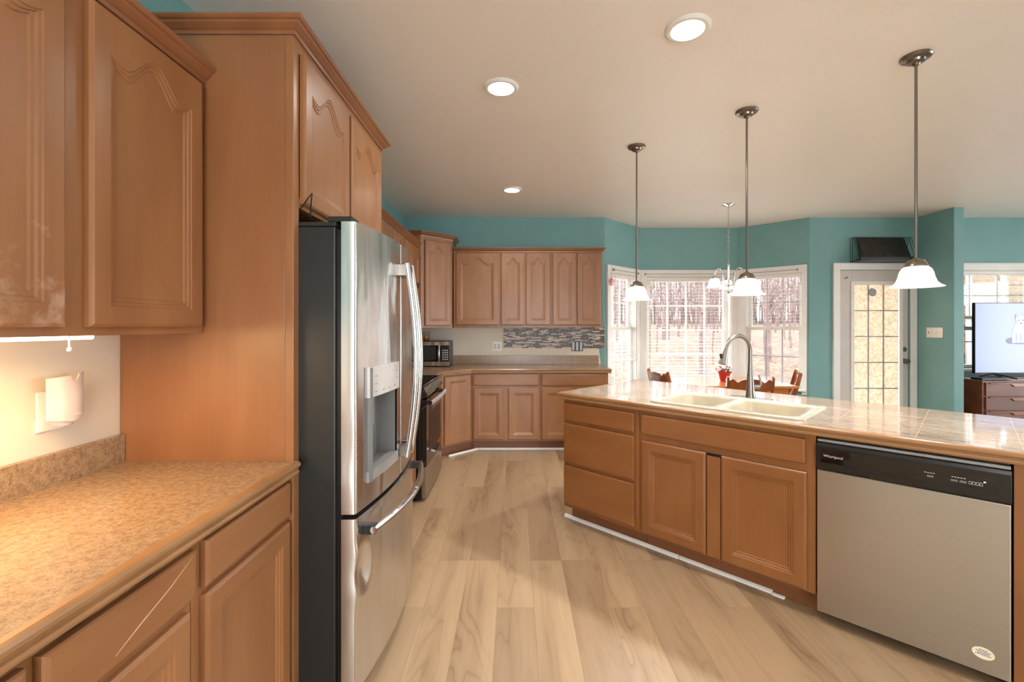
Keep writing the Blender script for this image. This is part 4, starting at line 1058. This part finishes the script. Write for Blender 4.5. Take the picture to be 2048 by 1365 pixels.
scr = box('screen', (.008, TW-.008, -.0012, -.0002, T0+.014, T1-.008), 'screen', t, bevel=0)
fx, fz = 5.865-TVX, 1.176-DZ
def blob(name, pts, mat, y):
    bm = bmesh.new(); prism(bm, [(fx+a, fz+b) for a, b in pts], 1, y, y+.0006); finish(name, bm, mat, scr)
def ell(cx_, cz_, a, b, n=24): return [(cx_+a*math.cos(2*PI*i/n), cz_+b*math.sin(2*PI*i/n)) for i in range(n)]
blob('fox_tail', ell(-.115, .035, .058, .036), 'foxdark', -.0022)
blob('fox_body', [(-.10, .0), (.12, 0), (.125, .12), (.09, .22), (.03, .27), (-.04, .26), (-.075, .2), (-.10, .1)], 'fox', -.0030)
for x in (-.05, .0, .05): blob('fox_leg_shadow', ell(x, .07, .008, .06), 'foxmid', -.0037)
blob('fox_feet_shadow', ell(.0, .004, .11, .008), 'foxdark', -.0045)
blob('fox_head', [(-.055, .27), (-.02, .205), (.02, .205), (.055, .27), (.06, .315), (.045, .33), (-.045, .33), (-.06, .315)], 'fox', -.0045)
for s_ in (-1, 1): blob('fox_ear', ell(s_*.047, .325, .018, .02), 'foxmid', -.0052)
for s_ in (-1, 1): blob('fox_eye', ell(s_*.024, .275, .008, .006, 12), 'foxeye', -.0052)
blob('fox_nose', ell(0, .237, .009, .008, 12), 'foxeye', -.0052)
for x in (.22, TW-.22):
    bm = bmesh.new(); addtube(bm, [(x, .015, T0+.004), (x+.0, -.13, .0115)], .010, 8); addtube(bm, [(x, .015, T0+.004), (x, .16, .0115)], .010, 8); addtube(bm, [(x, .015, T0+.004), (x+(.16 if x < .7 else -.16), -.10, .0105)], .009, 8); finish('foot', bm, 'black', t)
tag(box('set_top_box', (DXl+.02, DXl+.30, DY0+.02, DY0+.15, DZ+.001, DZ+.028), 'black', bevel=.004), 'flat black box on the dresser corner beside the television', 'media box')
tag(box('paper_sheet', (DXl+.34, DXl+.70, DY0+.02, DY0+.075, DZ+.001, DZ+.004), 'plate', bevel=0), 'white paper lying on the dresser in front of the television', 'paper')
t = thing('blue_planter', 'small blue pot on the sill left of the television', 'pot', (5.41, 5.61, .861))
bm = bmesh.new(); rg = addlathe(bm, [(0, 0), (.030, 0), (.042, .08), (.046, .082), (.046, .09), (.038, .09), (.030, .01), (0, .01)], seg=24); finish('pot', bm, 'blue', t, smooth='auto')
bm = bmesh.new()
for k in range(9): a = 2*PI*k/9; addtube(bm, [(0, 0, .01), (.03*math.cos(a), .02*math.sin(a), .10), (.055*math.cos(a), .02*math.sin(a), .115)], [.003, .005, .001], 6)
finish('leaves', bm, 'blue', t)

# ------------------------------------------------------------ outdoors
def hz(y):
    if y < 11: return -.75
    if y < 22: return -.75+(y-11)*.105
    return .405+(y-22)*.03
bm = bmesh.new(); rows = []
for j in range(46):
    y = 5.9+.0+(j*1.3 if j < 30 else 39+(j-30)*3)
    rows.append([bm.verts.new((x*2.2-12, y, hz(y)+(.25*math.sin(x*1.3+y*.7)+.15*math.sin(x*2.9))*min(1, max(0, (y-10)/6)))) for x in range(40)])
for a, b in zip(rows, rows[1:]):
    for i in range(39): bm.faces.new((a[i], a[i+1], b[i+1], b[i]))
for v in bm.verts:
    if v.co.y < 8.3: v.co.z = -.75
struct(finish('ground', bm, 'leaves', smooth=True))
def tree_mesh(seed, h, r):
    rnd = random.Random(seed); bm = bmesh.new(); lean = rnd.uniform(-.12, .12)
    tr = [(lean*(i/8)**2+rnd.uniform(-.05, .05), rnd.uniform(-.05, .05), h*i/8) for i in range(9)]
    addtube(bm, tr, [r*(1-.1*i) for i in range(9)], 7)
    for k in range(52):
        u = rnd.uniform(.16, .97); i = int(u*8); p = Vector(tr[i]).lerp(Vector(tr[min(8, i+1)]), u*8-i); a = rnd.uniform(0, 2*PI); L = (1.1-u)*rnd.uniform(.5, 1.05); e_ = rnd.uniform(.8, 1.9)
        q = p+Vector((math.cos(a), math.sin(a), e_))*L*.5; s_ = q+Vector((math.cos(a+.4), math.sin(a+.4), e_*1.3))*L*.5
        addtube(bm, [p, q, s_], [r*.28, r*.18, r*.06], 4, False)
        for m_ in range(3):
            b = a+rnd.uniform(-1.2, 1.2); e2 = rnd.uniform(.3, 1); qq = p.lerp(s_, rnd.uniform(.3, .9)); addtube(bm, [qq, qq+Vector((math.cos(b), math.sin(b), e2))*L*.4], [r*.12, r*.04], 3, False)
    return bm
protos = [tree_mesh(s, h, r) for s, h, r in ((1, 11, .075), (2, 9, .055), (3, 13, .12), (4, 8, .035))]
pm = []
for i, b in enumerate(protos):
    me = bpy.data.meshes.new('bare_tree'); b.to_mesh(me); b.free(); me.materials.append(M['bark']); pm.append(me)
rnd = random.Random(11)
kinds = ['slim bare tree in the woods beyond the bay windows', 'short bare tree in the woods beyond the bay windows', 'thick-trunked bare tree in the woods beyond the bay windows', 'thin bare sapling in the woods beyond the bay windows']
spots = []
for k in range(6000):
    y = 15.5+40*rnd.random()**1.15; x = y*(rnd.uniform(.15, .74) if rnd.random() < .86 else rnd.uniform(.9, 1.2))
    if all((x-a)**2+(y-b)**2 > 4.6 for a, b in spots): spots.append((x, y))
    if len(spots) >= 190: break
for x, y in spots:
    i = rnd.choice([0, 0, 1, 1, 2, 3, 3])
    o = bpy.data.objects.new('bare_tree', pm[i]); C.objects.link(o); s_ = rnd.uniform(.9, 1.1)
    o.location = (x, y, hz(y)-.35); o.rotation_euler = (0, 0, rnd.uniform(0, 6)); o.scale = (s_, s_, s_)
    tag(o, kinds[i], 'tree', 'bare trees in the woods beyond the windows')
bm = bmesh.new()
for k in range(1500):
    y = rnd.uniform(58.5, 80); x = y*rnd.uniform(.12, 1.25); h_ = rnd.uniform(5, 15); z = hz(y)-.3; w_ = rnd.uniform(.035, .09)
    dx_ = rnd.uniform(-.5, .5); addtube(bm, [(x, y, z), (x+dx_*.4, y, z+h_*.5), (x+dx_, y, z+h_)], [w_, w_*.7, w_*.3], 3, False)
    for m_ in range(5):
        u = rnd.uniform(.3, .9); sx = rnd.choice([-1, 1]); l_ = rnd.uniform(.8, 2.2); addtube(bm, [(x+dx_*u, y, z+h_*u), (x+dx_*u+sx*l_, y+rnd.uniform(-.5, .5), z+h_*u+l_*rnd.uniform(.5, 1.3))], [w_*.45, w_*.15], 3, False)
tag(finish('thicket', bm, 'bark'), 'dense thin brush and saplings far back in the bare woods', 'brush', kind='stuff')
# house wing seen through the door glass and the far window
t = thing('house_wing', 'beige house wall with white trim beyond the glazed door and far window', 'building', (5.75, 8.2, -.75))
bm = bmesh.new(); prism(bm, [(0, 0)]+[p for k in range(24) for p in ((-.012, .001+k*.18), (0, (k+1)*.18))]+[(.2, 24*.18), (.2, 0)], 0, 0, 6.5); finish('siding_wall', bm, 'siding', t)
for x0_, x1_ in ((2.35, 3.05), (4.3, 5.0)):
    w_ = box('window_trim', [(x0_, x0_+.09, -.05, -.013, 1.3, 3.4), (x1_-.09, x1_, -.05, -.013, 1.3, 3.4), (x0_, x1_, -.05, -.013, 3.31, 3.4), (x0_, x1_, -.05, -.013, 1.3, 1.39)], 'mun', t)
    box('pane', (x0_+.09, x1_-.09, -.03, -.014, 1.39, 3.31), 'siding', w_)
box('corner_trim', (-.02, .10, -.03, -.0125, 0, 4.32), 'white', t)
